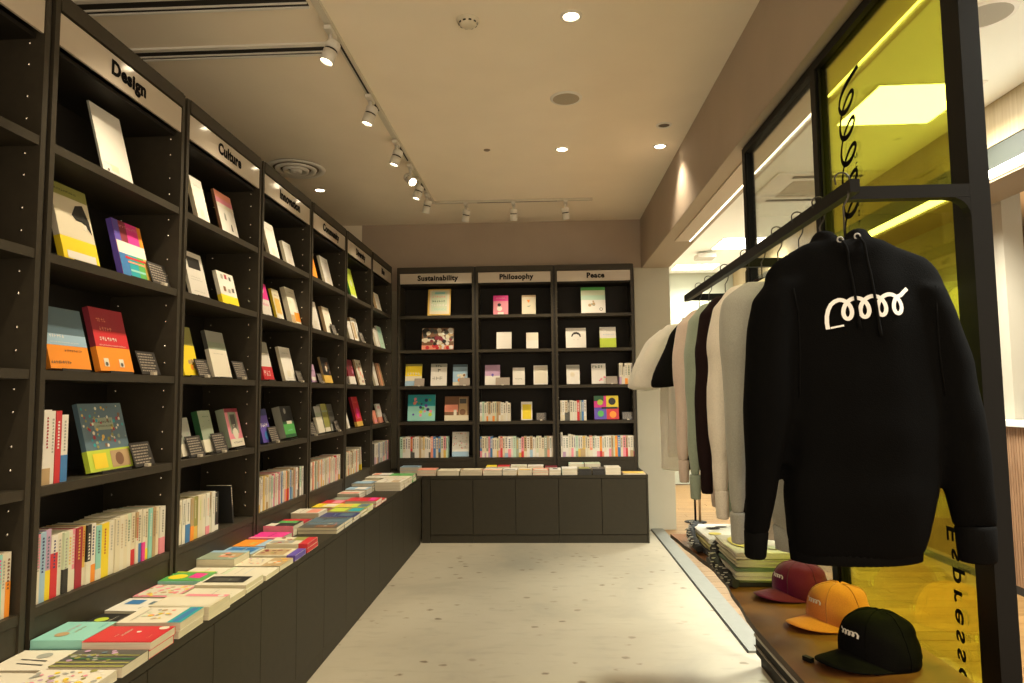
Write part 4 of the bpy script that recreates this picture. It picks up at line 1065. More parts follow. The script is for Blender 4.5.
M_TRACK = mat((0.60, 0.57, 0.48), 0.45)
tr = MB().box(-1.068, -1.032, -1.0, 6.43, ZC - 0.022, ZC - 0.0005, M_TRACK).build('light_track')
tag(tr, 'long white ceiling track running beside the left bookcases', 'track')
for a, b in ((1.6, 2.9), (3.4, 4.25), (4.85, 5.2), (5.75, 5.98)):
    MB().box(-1.056, -1.044, a, b, ZC - 0.0235, ZC - 0.0222, M_GROOVE).build('track_slot', tr)
tr = MB().box(-1.031, 0.487, 6.405, 6.441, ZC - 0.022, ZC - 0.0005, M_TRACK).build('light_track')
tag(tr, 'short white ceiling track in front of the back bookcases', 'track')
MB().box(-0.62, 0.15, 6.418, 6.428, ZC - 0.0235, ZC - 0.0222, M_GROOVE).build('track_slot', tr)
HL = [(0.1, 'unseen and added to brighten the clothes', (.75, 2.3, 1.35)), (1.2, 'just behind the camera', (-1.6, 1.3, 1.3)), (2.35, 'nearest to the camera, above the first bays', (-1.62, 2.35, 1.25)), (3.25, 'nearest in view at the ceiling slots', (-1.62, 3.0, 1.35)), (4.03, 'second in view on the left track', (-1.62, 3.9, 1.3)),  # first head is an extra out of view, put in to brighten the clothes
      (4.78, 'third in view on the left track', (-1.62, 4.7, 1.3)), (5.29, 'fourth in view on the left track, lens facing out', (.6, 3.3, 1.2)), (5.64, 'fifth in view on the left track', (-1.62, 5.5, 1.3)),
      (6.08, 'last one at the corner of the track', (-1.55, 6.4, 1.2))]
for i, (y, wds, aim) in enumerate(HL):
    spot_head(-1.05, y, aim, 'white track spotlight, ' + wds, SPOT_W if aim[0] < 0 else SPOT_W * .45)
for x, wds, aim in ((-0.73, 'left of three on the back track', (-1.1, 7.0, 1.3)), (-0.27, 'middle of three on the back track', (-0.27, 7.0, 1.2)), (0.23, 'right of three on the back track', (0.5, 7.0, 1.2))):
    spot_head(x, 6.423, aim, 'white track spotlight, ' + wds, SPOT_W * .8)


def downlight(x, y, z, label, power, lit=True, col=WARM2, r_=0.047):
    r = empty('downlight', (x, y, z))
    tag(r, label, 'ceiling light', 'recessed downlights')
    mb = MB(); mb.lathe([(r_ * 0.82, -0.001), (r_ * 0.86, -0.007), (r_ * 1.12, -0.006), (r_ * 1.18, -0.0005)], M_WHITE, 28)
    mb.build('trim_ring', r)
    mb = MB(); mb.lathe([(0.001, -0.002), (r_ * 0.83, -0.002)], M_GLOW2 if lit else mat((0.10, 0.08, 0.06), .4, metal=.6), 24)
    mb.build('lens', r)
    if lit:
        L = bpy.data.lights.new('spot', 'SPOT'); L.energy = power; L.color = col; L.spot_size = 1.9; L.spot_blend = 0.8; L.shadow_soft_size = 0.04
        lo = bpy.data.objects.new('spot', L); C.objects.link(lo); lo.parent = r; lo.location = (0, 0, -0.02)


downlight(0.16, 3.252, ZC, 'lit recessed downlight nearest the camera in the middle of the ceiling', DOWN_W)
downlight(0.163, 5.093, ZC, 'lit recessed downlight in the middle of the ceiling towards the back', DOWN_W)
downlight(0.906, 5.086, ZC, 'lit recessed downlight beside the beam', DOWN_W)
downlight(0.865, 4.678, ZC, 'unlit dark recessed fitting beside the beam', 0, False)
downlight(0.16, 1.35, ZC, 'lit recessed downlight above the camera', DOWN_W)
downlight(0.90, 0.1, ZC, 'added, unseen recessed downlight beside the beam behind the camera', DOWN_W)  # invented fitting out of view, extra light from above
downlight(-2.009, 5.964, ZC, 'lit recessed downlight behind the left bookcases', DOWN_W * .6)
M_GRILL = mat((0.42, 0.37, 0.28), 0.7)
r = empty('ceiling_speaker', (0.165, 4.192, ZC)); tag(r, 'round flat ceiling speaker with a tan grille between two downlights', 'speaker')
mb = MB(); mb.lathe([(0.084, -0.008), (0.098, -0.007), (0.102, -0.0005)], M_WHITE, 32); mb.build('rim', r)
mb = MB(); mb.lathe([(0.001, -0.009), (0.084, -0.008)], M_GRILL, 32); mb.build('grille', r)
r = empty('smoke_detector', (-0.354, 3.255, ZC)); tag(r, 'round white smoke detector with dark slits on the near ceiling', 'smoke detector')
mb = MB(); mb.lathe([(0.001, -0.034), (0.030, -0.033), (0.044, -0.024), (0.046, -0.014), (0.056, -0.012), (0.058, -0.0005)], mat((0.70, 0.64, 0.50), .5), 32); mb.build('housing', r)
mb = MB()
for i in range(10):
    a = 2 * PI * i / 10
    T = Matrix.Rotation(a, 4, 'Z')
    mb2 = MB().box(0.0405, 0.047, -0.007, 0.007, -0.024, -0.017, M_GROOVE).xf(T)
    n = len(mb.v); mb.v += mb2.v; mb.f += [tuple(n + k for k in f) for f in mb2.f]; mb.m += [mb.mi(M_GROOVE)] * 6; mb.smooth += [False] * 6
mb.build('slits', r)
r = MB(); r.lathe([(0.001, -0.006), (0.022, -0.005), (0.026, -0.0005)], mat((0.22, 0.17, 0.11), .5), 20)
o = r.build('sprinkler_cap', None, (-0.412, 5.07, ZC)); tag(o, 'small dark round cap on the ceiling in front of the back track', 'sprinkler')
r = empty('air_diffuser', (-2.007, 5.361, ZC)); tag(r, 'round white air diffuser with concentric rings above the left bookcases', 'air vent')
for i, (ra, rb, dz) in enumerate(((.235, .185, .012), (.165, .125, .022), (.105, .07, .03), (.05, .004, .034))):
    mb = MB(); mb.lathe([(ra, -0.0005 - dz * .5), (ra - .006, -dz - .006), (rb, -dz), (rb - .003, -dz * .35)], M_WHITE, 40); mb.build('ring', r)
mb = MB(); mb.lathe([(0.001, -0.003), (.23, -0.003)], mat((0.20, 0.16, 0.10), .8), 40); mb.build('throat', r)

# ------------------------------------------------------------------ cafe side seen through the glass
M_PANEL = mat((1.0, 0.97, 0.86), 0.5, emit=PANEL_E)
Z2 = 3.305


def ceil_panel(x, y, sx, sy, label, power):
    r = empty('ceiling_light', (x, y, Z2)); tag(r, label, 'ceiling light', 'square light panels in the cafe ceiling')
    MB().box(-sx / 2 - .02, sx / 2 + .02, -sy / 2 - .02, sy / 2 + .02, -0.006, -0.0005, M_WHITE).build('frame', r)
    MB().box(-sx / 2, sx / 2, -sy / 2, sy / 2, -0.009, -0.0062, M_PANEL).build('diffuser', r)
    L = bpy.data.lights.new('panel', 'AREA'); L.shape = 'RECTANGLE'; L.size = sx; L.size_y = sy; L.energy = power; L.color = COOL; L.spread = 2.2
    lo = bpy.data.objects.new('panel', L); C.objects.link(lo); lo.parent = r; lo.location = (0, 0, -0.012)


ceil_panel(2.42, 4.50, 0.62, 0.62, 'large square light panel seen through the yellow glass', 85)
ceil_panel(2.55, 8.66, 0.62, 0.62, 'square light panel beyond the far glass post', 80)
ceil_panel(2.30, 11.0 - .75, 0.62, 0.4, 'farthest light panel above the end of the cafe', 30)
ceil_panel(2.42, 1.7, 0.62, 0.62, 'light panel of the cafe outside the picture', 80)
r = empty('ceiling_speaker', (2.252, 3.407, Z2)); tag(r, 'oval looking ceiling speaker with a pale rim at the upper right', 'speaker')
mb = MB(); mb.lathe([(0.12, -0.010), (0.138, -0.009), (0.142, -0.0005)], mat((.85, .85, .8), .4), 32); mb.build('rim', r)
mb = MB(); mb.lathe([(0.001, -0.010), (0.12, -0.010)], mat((.40, .39, .33), .7), 32); mb.build('grille', r)
r = empty('air_conditioner', (2.5, 6.3, Z2)); tag(r, 'flat square ceiling air conditioner beyond the glass', 'air conditioner')
MB().box(-.45, .45, -.45, .45, -.02, -.0005, M_WHITE).build('panel', r)
MB().box(-.25, .25, -.25, .25, -.026, -.0205, M_GRILL).build('grille', r)
for s in (-1, 1):
    MB().box(-.3, .3, s * .36 - .03, s * .36 + .03, -.024, -.0205, M_GROOVE).build('louvre', r)
for (x, y) in ((2.2, 9.2),):
    r = empty('ceiling_projector', (x, y, Z2)); tag(r, 'small pale device hanging from the far cafe ceiling', 'ceiling device')
    MB().box(-.12, .12, -.12, .12, -.09, -.03, mat((.55, .53, .46), .6)).build('body', r)
    MB().box(-.03, .03, -.03, .03, -.03, -.0005, M_WHITE).build('mount', r)
# bulkhead with wood board, dark board and light strip
M_LWOOD = wood_mat((0.30, 0.225, 0.11), (0.42, 0.33, 0.19), (6, 6, .35), 0.5, 5)
bh = struct(MB().box(3.01, 3.355, -0.5, 10.79, 2.82, 3.304, M_CREAM).build('bulkhead'))
for i in range(18):
    y = 1.0 + i * .54
    MB().box(2.985, 3.009, y + .001, y + .539, 3.02, 3.304, M_LWOOD).build('panel', bh)
MB().box(2.99, 3.009, 0.5, 10.79, 2.87, 3.018, mat((0.035, 0.038, 0.03), .45)).build('dark_board', bh)
MB().box(2.985, 3.009, 0.5, 10.79, 2.815, 2.868, mat((1.0, 0.96, 0.84), .5, emit=5.0)).build('light_strip', bh, label='glowing white light strip')
MB().box(3.0, 3.36, 0.5, 10.79, 2.79, 2.814, mat((.25, .18, .11), .6)).build('soffit', bh)
# bar counter
r = empty('bar_counter', (3.25, 4.2, 0)); tag(r, 'bar counter with brown slatted front and pale stone top at the right edge', 'counter')
MB().box(0.012, 0.60, -2.2, .84, 0.0005, 1.155, mat((.10, .06, .035), .6)).box(0.012, 0.105, .8401, 2.4, 0.0005, 1.155, mat((.10, .06, .035), .6)).build('body', r)
mb = MB(); m_sl = wood_mat((0.26, 0.14, 0.07), (0.38, 0.22, 0.12), (1, 1, .5), .5, 8)
y = -2.2
while y < 2.38:
    mb.box(-0.006, 0.011, y, y + .020, 0.06, 1.15, m_sl); y += .027
o = mb.build('slats', r); o['kind'] = 'stuff'
MB().box(-0.035, 0.64, -2.23, .84, 1.156, 1.195, mat((.66, .66, .60), .35)).box(-0.035, 0.105, .8401, 2.43, 1.156, 1.195, mat((.66, .66, .60), .35)).build('counter_top', r)
MB().box(-0.004, 0.02, -2.2, 2.4, 0.0005, 0.058, M_GROOVE).build('plinth', r)
M_TRAY = mat((.10, .075, .06), .5)
for i in range(4):
    r = empty('tray', (3.62, 4.80 + (i % 2) * .01, 1.1960 + i * .050))
    tag(r, 'dark brown tray on the bar counter, %s from the bottom of its stack' % ORD[i], 'tray', 'stacked trays on the bar counter')
    MB().box(-.17, .17, -.19, .19, 0, .012, M_TRAY).build('bottom', r)
    MB().box(-.185, .185, -.205, -.19, 0.002, .046, M_TRAY).box(-.185, .185, .19, .205, 0.002, .046, M_TRAY).box(-.185, -.17, -.19, .19, 0.002, .046, M_TRAY).box(.17, .185, -.19, .19, 0.002, .046, M_TRAY).build('rim', r)
# back room behind the bar
M_BRN = mat((0.24, 0.16, 0.11), .7)
r = empty('wall_cupboard', (4.4, 6.6, 2.0)); tag(r, 'dark brown hanging cupboard behind the bar at the right edge', 'cupboard')
MB().box(-.3, 1.19, -1.2, 3.9, .42, .80, M_BRN).build('body', r)
MB().box(-.32, -.301, -1.2, 3.9, .44, .78, mat((.20, .13, .09), .6)).build('door', r)
MB().box(-.33, 1.19, -1.2, 3.9, .395, .419, mat((.36, .27, .18), .6)).build('light_board', r)
r = empty('curtain', (4.3, 6.4, 1.2)); tag(r, 'pinkish brown curtain hanging from a black rail behind the bar', 'curtain')
mb = MB(); n = 120
P0 = [(0.035 * math.sin(i * .9) + .01 * math.sin(i * 2.3), -1.0 + i * (4.2 / n), 0) for i in range(n + 1)]
for i in range(n):
    a = P0[i]; b = P0[i + 1]
    mb.quad([(a[0], a[1], -1.19), (b[0], b[1], -1.19), (b[0], b[1], .99), (a[0], a[1], .99)], mat((.34, .25, .19), .9), True)
    mb.quad([(a[0] + .004, a[1], .99), (b[0] + .004, b[1], .99), (b[0] + .004, b[1], -1.19), (a[0] + .004, a[1], -1.19)], mat((.34, .25, .19), .9), True)
mb.build('cloth', r)
mb = MB(); mb.tube([(0, -1.1, 1.02), (0, 3.3, 1.02)], .022, M_BLACKM, 10); mb.build('rail', r)
r = empty('slim_post', (1.635, 7.66, 0)); tag(r, 'slim dark metal post standing on the wood floor beyond the folded shirts', 'post')
mb = MB(); mb.tube([(0, 0, .006), (0, 0, 1.0)], .012, M_BLACKM, 10); mb.build('pole', r)
mb = MB(); mb.tube([(.05, 0, .006), (.05, 0, 1.0)], .014, mat((.42, .32, .2), .5), 10); mb.build('pole', r, label='tan pole')
mb = MB(); mb.lathe([(.001, .0055), (.12, .005), (.12, .0006)], M_BLACKM, 20); mb.build('base', r)
L = area_light('cafe_far_light', (4.6, 6.5, 3.0), .6, 2.0, 14, WARM, (0, 0, 0))

# ------------------------------------------------------------------ glass partition
PX0, PX1 = 1.10, 1.15
r = empty('glass_partition', (PX0, 2.7, 0)); tag(r, 'black framed glass partition with a yellow pane and clear panes under the beam', 'partition')
def lb(x0, x1, y0, y1, z0, z1, m, name):
    return MB().box(x0 - PX0, x1 - PX0, y0 - 2.7, y1 - 2.7, z0, z1, m).build(name, r)
PT = 2.70
for (ya, yb) in ((1.765, 1.842), (2.690, 2.738), (3.645, 3.690)):
    lb(PX0, PX1, ya, yb, 0.0005, PT - 0.0, M_BLACKM, 'post')
lb(PX0, PX1, 0.6, 3.690, PT, BZ - 0.016, M_BLACKM, 'top_rail')
lb(PX0, PX1, 1.842, 3.645, 0.0005, 0.06, M_BLACKM, 'bottom_rail')
GY = glass_material((0.90, 0.93, 0.33), 'yellow_glass', .10)
GC = glass_material((0.93, 0.95, 0.90), 'clear_glass', .10)
yp = lb(1.122, 1.128, 1.842, 2.690, 0.06, PT, GY, 'pane'); yp['label'] = 'transparent yellow glass pane with black lettering'
cp_ = lb(1.122, 1.128, 2.738, 3.645, 0.06, PT, GC, 'pane'); cp_['label'] = 'clear glass pane'
for (ya, yb) in ((1.842, 1.852), (2.680, 2.690), (2.738, 2.746), (3.637, 3.645)):
    lb(1.110, 1.118, ya, yb, 0.06, PT, M_BLACKM, 'glazing_bead')


def ribbon(mb, pts, hw, m, T):
    """flat strip along 2-D points, mapped by T(u, v)"""
    n = len(pts); L = []; Rr = []
    for i in range(n):
        a = pts[max(i - 1, 0)]; b = pts[min(i + 1, n - 1)]
        dx, dy = b[0] - a[0], b[1] - a[1]; q_ = math.hypot(dx, dy) or 1
        w = hw[i] if isinstance(hw, list) else hw
        L.append(T(pts[i][0] - dy / q_ * w, pts[i][1] + dx / q_ * w)); Rr.append(T(pts[i][0] + dy / q_ * w, pts[i][1] - dx / q_ * w))
    n0 = len(mb.v)
    mb.v += [tuple(p) for p in L] + [tuple(p) for p in Rr]
    for i in range(n - 1):
        mb.f.append((n0 + i, n0 + i + 1, n0 + n + i + 1, n0 + n + i)); mb.m.append(mb.mi(m)); mb.smooth.append(False)


# looping script emblem and lettering on the yellow pane
pts = []
for i in range(12):
    s = i / 11
    pts.append((2.368 + (2.528 - 2.368) * (1 - (1 - s) ** 1.9), 2.556 - .076 * s ** 1.25 * 1.0))
hw = [.011 - .004 * abs(i - 4) / 8 for i in range(12)]
for i in range(1, 261):
    ph = i / 260 * 2 * PI * 5.35
    yy = 2.474 + .058 * math.cos(ph)
    zz = 2.490 - .097 * ph / (2 * PI) - .043 * math.sin(ph) - .024 * math.cos(ph) + .015
    pts.append((yy, zz)); hw.append(.0064 + .002 * (0.5 - 0.5 * math.cos(ph)) + .003 * max(0, math.sin(ph + .6)))
mb = MB(); ribbon(mb, pts, hw, M_INK, lambda u, v: (1.1205 - PX0, u - 2.7, v))
mb.build('script_emblem', r)
vs, fs = text_geo('Espresso', 0.078, 0.0003, 0.0012, 'LEFT', 1.30)
xm = max(v.x for v in vs); ym = min(v.y for v in vs)
k_ = 0.425 / xm
def put_text(vs, fs, kx, ky, ztop, ybase, name):
    mb = MB(); mb.mi(M_INK)
    mb.v = [(1.1205 - PX0 + v.z, ybase + v.y * ky - 2.7, ztop - v.x * kx) for v in vs]
    mb.f = fs; mb.m = [0] * len(fs); mb.smooth = [False] * len(fs)
    mb.build(name, r)
put_text(vs, fs, k_, 1.0, 1.040, 1.965, 'lettering')
vs, fs = text_geo('2nd floor', 0.032, 0.0002, 0.0, 'LEFT', 1.4)
xm = max(v.x for v in vs)
put_text(vs, fs, 0.265 / xm, 0.95, 2.262, 2.418, 'lettering')

# ------------------------------------------------------------------ garment rail fixed to the posts
RX = 0.782
r = empty('garment_rail', (RX, 2.7, 1.925)); tag(r, 'black garment rail on arms fixed to the glass partition posts', 'clothes rail')
def rl(b, name, m=M_BLACKM):
    return MB().box(b[0] - RX, b[1] - RX, b[2] - 2.7, b[3] - 2.7, b[4] - 1.925, b[5] - 1.925, m).build(name, r)
rl((RX - .012, RX + .012, 1.70, 3.72, 1.908, 1.942), 'bar')
for (ya, yb) in ((1.765, 1.795), (2.70, 2.725), (3.66, 3.685)):
    rl((RX + .0122, 1.0995, ya, yb, 1.908, 1.942), 'arm')
    mb = MB()
    for i in range(6):
        a0 = i / 6 * PI / 2; a1 = (i + 1) / 6 * PI / 2
        p = lambda a: (1.0995 - .05 + .05 * math.sin(a), 1.908 - .05 + .05 * math.cos(a))
        x0, z0 = p(a0); x1, z1 = p(a1)
        mb.quad([(x0 - RX, ya - 2.7, z0 - 1.925), (x1 - RX, ya - 2.7, z1 - 1.925), (x1 - RX, ya - 2.7, -.018), (x0 - RX, ya - 2.7, -.018)], M_BLACKM)
        mb.quad([(x0 - RX, yb - 2.7, z0 - 1.925), (x0 - RX, yb - 2.7, -.018), (x1 - RX, yb - 2.7, -.018), (x1 - RX, yb - 2.7, z1 - 1.925)], M_BLACKM)
        mb.quad([(x0 - RX, ya - 2.7, z0 - 1.925), (x0 - RX, yb - 2.7, z0 - 1.925), (x1 - RX, yb - 2.7, z1 - 1.925), (x1 - RX, ya - 2.7, z1 - 1.925)], M_BLACKM)
    mb.build('bracket', r)

# ------------------------------------------------------------------ display bench
M_BOARD = wood_mat((0.13, 0.052, 0.018), (0.30, 0.120, 0.036), (1.2, .35, 1), .42, 5)
M_BOARD.node_tree.nodes['Principled BSDF'].inputs['Specular IOR Level'].default_value = .25
M_BOARDE = mat((0.05, 0.028, 0.015), .5)
r = empty('display_bench', (.88, 2.3, 0)); tag(r, 'dark brown wooden display bench under the hanging clothes along the glass', 'bench')
mb = MB(); nseg = 40
ys = [0.9 + (3.75 - 0.9) * i / nseg for i in range(nseg + 1)]
xl = [.665 + (0.004 * math.sin(y * 9) + .003 * math.sin(y * 23) if y > 2.3 else 0) + (.050 * math.sin(PI * (y - 2.33) / 1.32) if 2.33 < y < 3.65 else 0) for y in ys]
top = []
for i in range(nseg):
    a, b = ys[i] - 2.3, ys[i + 1] - 2.3; xa, xb = xl[i] - .88, xl[i + 1] - .88; xr = 1.0985 - .88
    mb.quad([(xa, a, .66), (xr, a, .66), (xr, b, .66), (xb, b, .66)], M_BOARD)
    mb.quad([(xa, a, .640), (xb, b, .640), (xr, b, .640), (xr, a, .640)], M_BOARD)
    mb.quad([(xa, a, .640), (xa, a, .66), (xb, b, .66), (xb, b, .640)], M_BOARDE)
mb.quad([(xl[0] - .88, ys[0] - 2.3, .640), (1.0985 - .88, ys[0] - 2.3, .640), (1.0985 - .88, ys[0] - 2.3, .66), (xl[0] - .88, ys[0] - 2.3, .66)], M_BOARDE)
mb.quad([(xl[-1] - .88, ys[-1] - 2.3, .640), (xl[-1] - .88, ys[-1] - 2.3, .66), (1.0985 - .88, ys[-1] - 2.3, .66), (1.0985 - .88, ys[-1] - 2.3, .640)], M_BOARDE)
mb.build('top', r)
MB().box(.668 - .88, .69 - .88, 0.9 - 2.3, -.01, .575, .6395, M_BLACKM).box(.69 - .88, 1.09 - .88, -.03, -.01, .575, .6395, M_BLACKM).build('apron', r)
MB().box(.6625 - .88, .6675 - .88, 0.9 - 2.3, -.01, .632, .6395, mat((.42, .40, .34), .4)).build('edge_strip', r)
MB().box(.6625 - .88, .6675 - .88, 0.9 - 2.3, -.01, .600, .604, mat((.22, .20, .16), .4)).build('edge_strip', r)
for yy in (1.0, 2.22):
    MB().box(1.03 - .88, 1.07 - .88, yy - 2.3, yy + .04 - 2.3, .0005, .574, M_BLACKM).build('leg', r)
for yy in (2.705, 3.655):
    MB().box(.76 - .88, 1.0985 - .88, yy - 2.3, yy + .025 - 2.3, .615, .6395, M_BLACKM).build('bracket', r)

# ------------------------------------------------------------------ garments
def loft_torso(mb, rows, yc, seg=36):
    rings = []
    for (z, x0, x1, dp) in rows:
        cx = (x0 + x1) / 2; hw = (x1 - x0) / 2
        ring = []
        for j in range(seg):
            a = 2 * PI * j / seg
            c, s = math.cos(a), math.sin(a)
            e = 0.75
            ring.append((cx + hw * math.copysign(abs(c) ** e, c), yc + dp * math.copysign(abs(s) ** e, s), z))
        rings.append(ring)
    mb.rings(rings, M_INK, True, True)


def sleeve(mb, path, yc, seg=20):
    """path rows: x, dy, z, half width in x, half width in y"""
    rings = []
    for (x, dy, z, rx, ry) in path:
        rings.append([(x + rx * math.cos(2 * PI * j / seg), yc + dy + ry * math.sin(2 * PI * j / seg), z + rx * 0.25 * math.cos(2 * PI * j / seg) * (1 if x > 0 else -1) * 0) for j in range(seg)])
    mb.rings(rings, M_INK, True, True)


def fuse(mb, name, voxel, m, smooth_it, wr, seed, parent):
    o = bpy.data.objects.new('tmp', mb.mesh('tmp')); C.objects.link(o)
    md = o.modifiers.new('r', 'REMESH'); md.mode = 'VOXEL'; md.voxel_size = voxel
    ms = o.modifiers.new('s', 'SMOOTH'); ms.iterations = smooth_it; ms.factor = .6
    dg = bpy.context.evaluated_depsgraph_get()
    me = bpy.data.meshes.new_from_object(o.evaluated_get(dg))
    bpy.data.objects.remove(o)
    me.name = name
    nv = [v.normal.copy() for v in me.vertices]
    for v, n in zip(me.vertices, nv):
        p = v.co
        f = noise.noise(Vector((p.x * 9 + seed, p.y * 5, p.z * 2.2))) * wr
        f += noise.noise(Vector((p.x * 4 - p.z * 5, p.y * 6 + seed * 2, p.z * 7 + p.x * 3))) * wr * .6
        v.co = p + n * f
    me.materials.clear(); me.materials.append(m)
    for p in me.polygons:
        p.use_smooth = True; p.material_index = 0
    me.update()
    ob = bpy.data.objects.new(name, me); C.objects.link(ob)
    ob.parent = parent
    return ob


def fabric(col, rough=.9, sheen=.25):
    if max(col) < .02:
        return mat(col, rough, noise_amt=.10, noise_scale=350, bump=.25, sheen=0, spec=.06)
    return mat(col, rough, noise_amt=.10, noise_scale=350, bump=.25, sheen=sheen, spec=.2)


def rib_ring(mb, x, yc, z0, z1, rx, ry, m, n=44, taper=1.0, x1=None):
    """ribbed knit band around an ellipse"""
    rings = []
    x1 = x if x1 is None else x1
    for i, t in enumerate((0, .08, .5, .92, 1.0)):
        z = z0 + (z1 - z0) * t; k = (1 - .10 if t in (0, 1.0) else 1) * (1 + (taper - 1) * t)
        xx = x + (x1 - x) * t
        rings.append([(xx + (rx * k) * math.cos(2 * PI * j / (2 * n)) * (1 + (.03 if j % 2 else 0)), yc + (ry * k) * math.sin(2 * PI * j / (2 * n)) * (1 + (.05 if j % 2 else 0)), z) for j in range(2 * n)])
    mb.rings(rings, m, True, True)


M_HANG = mat((0.05, 0.045, 0.04), .4, metal=.5)
def hanger(x, y, label, ztop=1.925):
    r = empty('clothes_hanger', (x, y, ztop)); tag(r, label, 'hanger', 'black clothes hangers on the rail')
    mb = MB()
    P = [(-.016, 0, .006)]
    for i in range(9):
        a = PI - i / 8 * PI * 1.0
        P.append((.018 * math.cos(a), 0, .021 + .016 * math.sin(a)))
    P += [(.018, 0, -.0), (.012, 0, -.03), (.0, 0, -.05), (0, 0, -.146)]
    mb.tube(P, .0022, M_HANG, 6)
    mb.build('hook', r)
    mb = MB(); mb.tube([(-.15, 0, -.222), (-.10, 0, -.195), (-.03, 0, -.158), (0, 0, -.148), (.03, 0, -.158), (.10, 0, -.195), (.15, 0, -.222)], [.007, .008, .007, .006, .007, .008, .007], M_HANG, 8)
    mb.build('shoulder_bar', r)
    return r


SLV_L = [(-.165, 0, .0, .050, .055), (-.215, -.005, -.06, .055, .060), (-.232, -.01, -.20, .054, .058), (-.245, -.015, -.35, .040, .046), (-.258, -.02, -.50, .029, .036), (-.262, -.02, -.62, .021, .028), (-.262, -.02, -.665, .018, .024)]


def sweatshirt(xc, y, zs, col, label, seed, sl=.95):
    """zs: shoulder height; garment hangs facing -Y"""
    r = empty('sweatshirt', (xc, y, zs)); tag(r, label, 'sweatshirt', 'tops hanging on the rail')
    m = fabric(col); mb = MB()
    loft_torso(mb, [(-.69, -.155, .155, .050), (-.64, -.175, .175, .062), (-.5, -.182, .182, .070), (-.38, -.178, .178, .070), (-.22, -.178, .178, .066), (-.08, -.178, .178, .058), (-.01, -.165, .165, .048), (.035, -.11, .11, .042), (.055, -.065, .065, .038)], 0)
    PL = [(x, dy, z * sl, a, b) for x, dy, z, a, b in SLV_L]
    sleeve(mb, PL, 0)
    sleeve(mb, [(-x * (1 - .22 * min(1, -z / .5)), dy + .02, z, a, b) for x, dy, z, a, b in PL], 0)
    body = fuse(mb, 'body', .0105, m, 6, .013, seed, r)
    mr = fabric(tuple(c * .93 for c in col))
    for s in (-1, 1):
        mb = MB(); rib_ring(mb, s * .262 * (.78 if s > 0 else 1), -.02 + (.02 if s > 0 else 0), -.665 * sl - .070, -.665 * sl + .012, .017, .024, mr, 22, 1.12); mb.build('cuff', r)
    mb = MB(); rib_ring(mb, 0, 0, -.745, -.670, .152, .048, mr, 60, 1.04); mb.build('hem', r)
    mb = MB(); mb.tube([(.075 * math.cos(a), .038 * math.sin(a) - .004, .058 - .018 * math.cos(2 * a) * .4 - (.020 if math.sin(a) < -.3 else 0)) for a in [2 * PI * i / 24 for i in range(24)]], .011, mr, 8, closed=True); mb.build('collar', r)
    return r


def tshirt(xc, y, zs, col, label, seed, length=.66, flare=1.0):
    r = empty('t_shirt', (xc, y, zs)); tag(r, label, 't-shirt', 'tops hanging on the rail')
    m = fabric(col, sheen=.1); mb = MB()
    loft_torso(mb, [(-length, -.215, .215, .045), (-.45, -.21, .21, .05), (-.25, -.205, .205, .05), (-.08, -.195, .195, .05), (-.01, -.165, .165, .042), (.03, -.10, .10, .036), (.045, -.07, .07, .032)], 0)
    pl = [(-.15, 0, .0, .050, .045), (-.215, -.005, -.07, .055, .050), (-.265, -.01, -.17, .060, .052), (-.300, -.012, -.27, .066, .050), (-.308, -.012, -.30, .066, .048)]
    pl = [(x * flare, a, b, c, d) for x, a, b, c, d in pl]
    sleeve(mb, pl, 0); sleeve(mb, [(-x, dy, z, a, b) for x, dy, z, a, b in pl], 0)
    fuse(mb, 'body', .0105, m, 5, .011, seed, r)
    mb = MB(); mb.tube([(.082 * math.cos(a), .034 * math.sin(a) - .002, .045 - (.018 if math.sin(a) < -.3 else 0)) for a in [2 * PI * i / 24 for i in range(24)]], .008, m, 8, closed=True); mb.build('collar', r)
    return r


ZS = 1.725
RAILY = [
    ('s', 1.925, (.34, .345, .30), 'pale grey sweatshirt hanging directly behind the black hoodie', 3),
    ('s', 2.085, (.74, .70, .60), 'cream sweatshirt hanging between the grey and the dark maroon sweatshirts', 5),
    ('s', 2.27, (.016, .009, .009), 'dark maroon-black sweatshirt hanging fourth from the near end', 7),
    ('s', 2.44, (.30, .37, .29), 'sage green sweatshirt hanging in the middle of the rail', 9),
    ('s', 2.63, (.70, .58, .50), 'pinkish cream sweatshirt hanging behind the sage green one', 11),
    ('t', 2.93, (.006, .006, .006), 'black short-sleeved t-shirt hanging second from the far end', 15),
    ('t', 3.22, (.80, .78, .70), 'white short-sleeved t-shirt hanging nearest the black t-shirt', 17),
    ('t', 3.42, (.80, .79, .72), 'white t-shirt hanging last at the far end of the rail', 19),
]
for kind, y, col, lab, sd in RAILY:
    if kind == 's':
        sweatshirt(RX, y, ZS, col, lab, sd, {3: .975, 5: .92, 7: .85, 9: .915, 11: .865}[sd])
    else:
        tshirt(RX, y, ZS + .01, col, lab, sd, .64 if y < 3.1 else (.70 if y > 3.3 else .62), .87 if y < 3.1 else 1.0)
    hanger(RX, y, 'black hanger holding the ' + ' '.join(lab.split(' hanging')[0].split()))

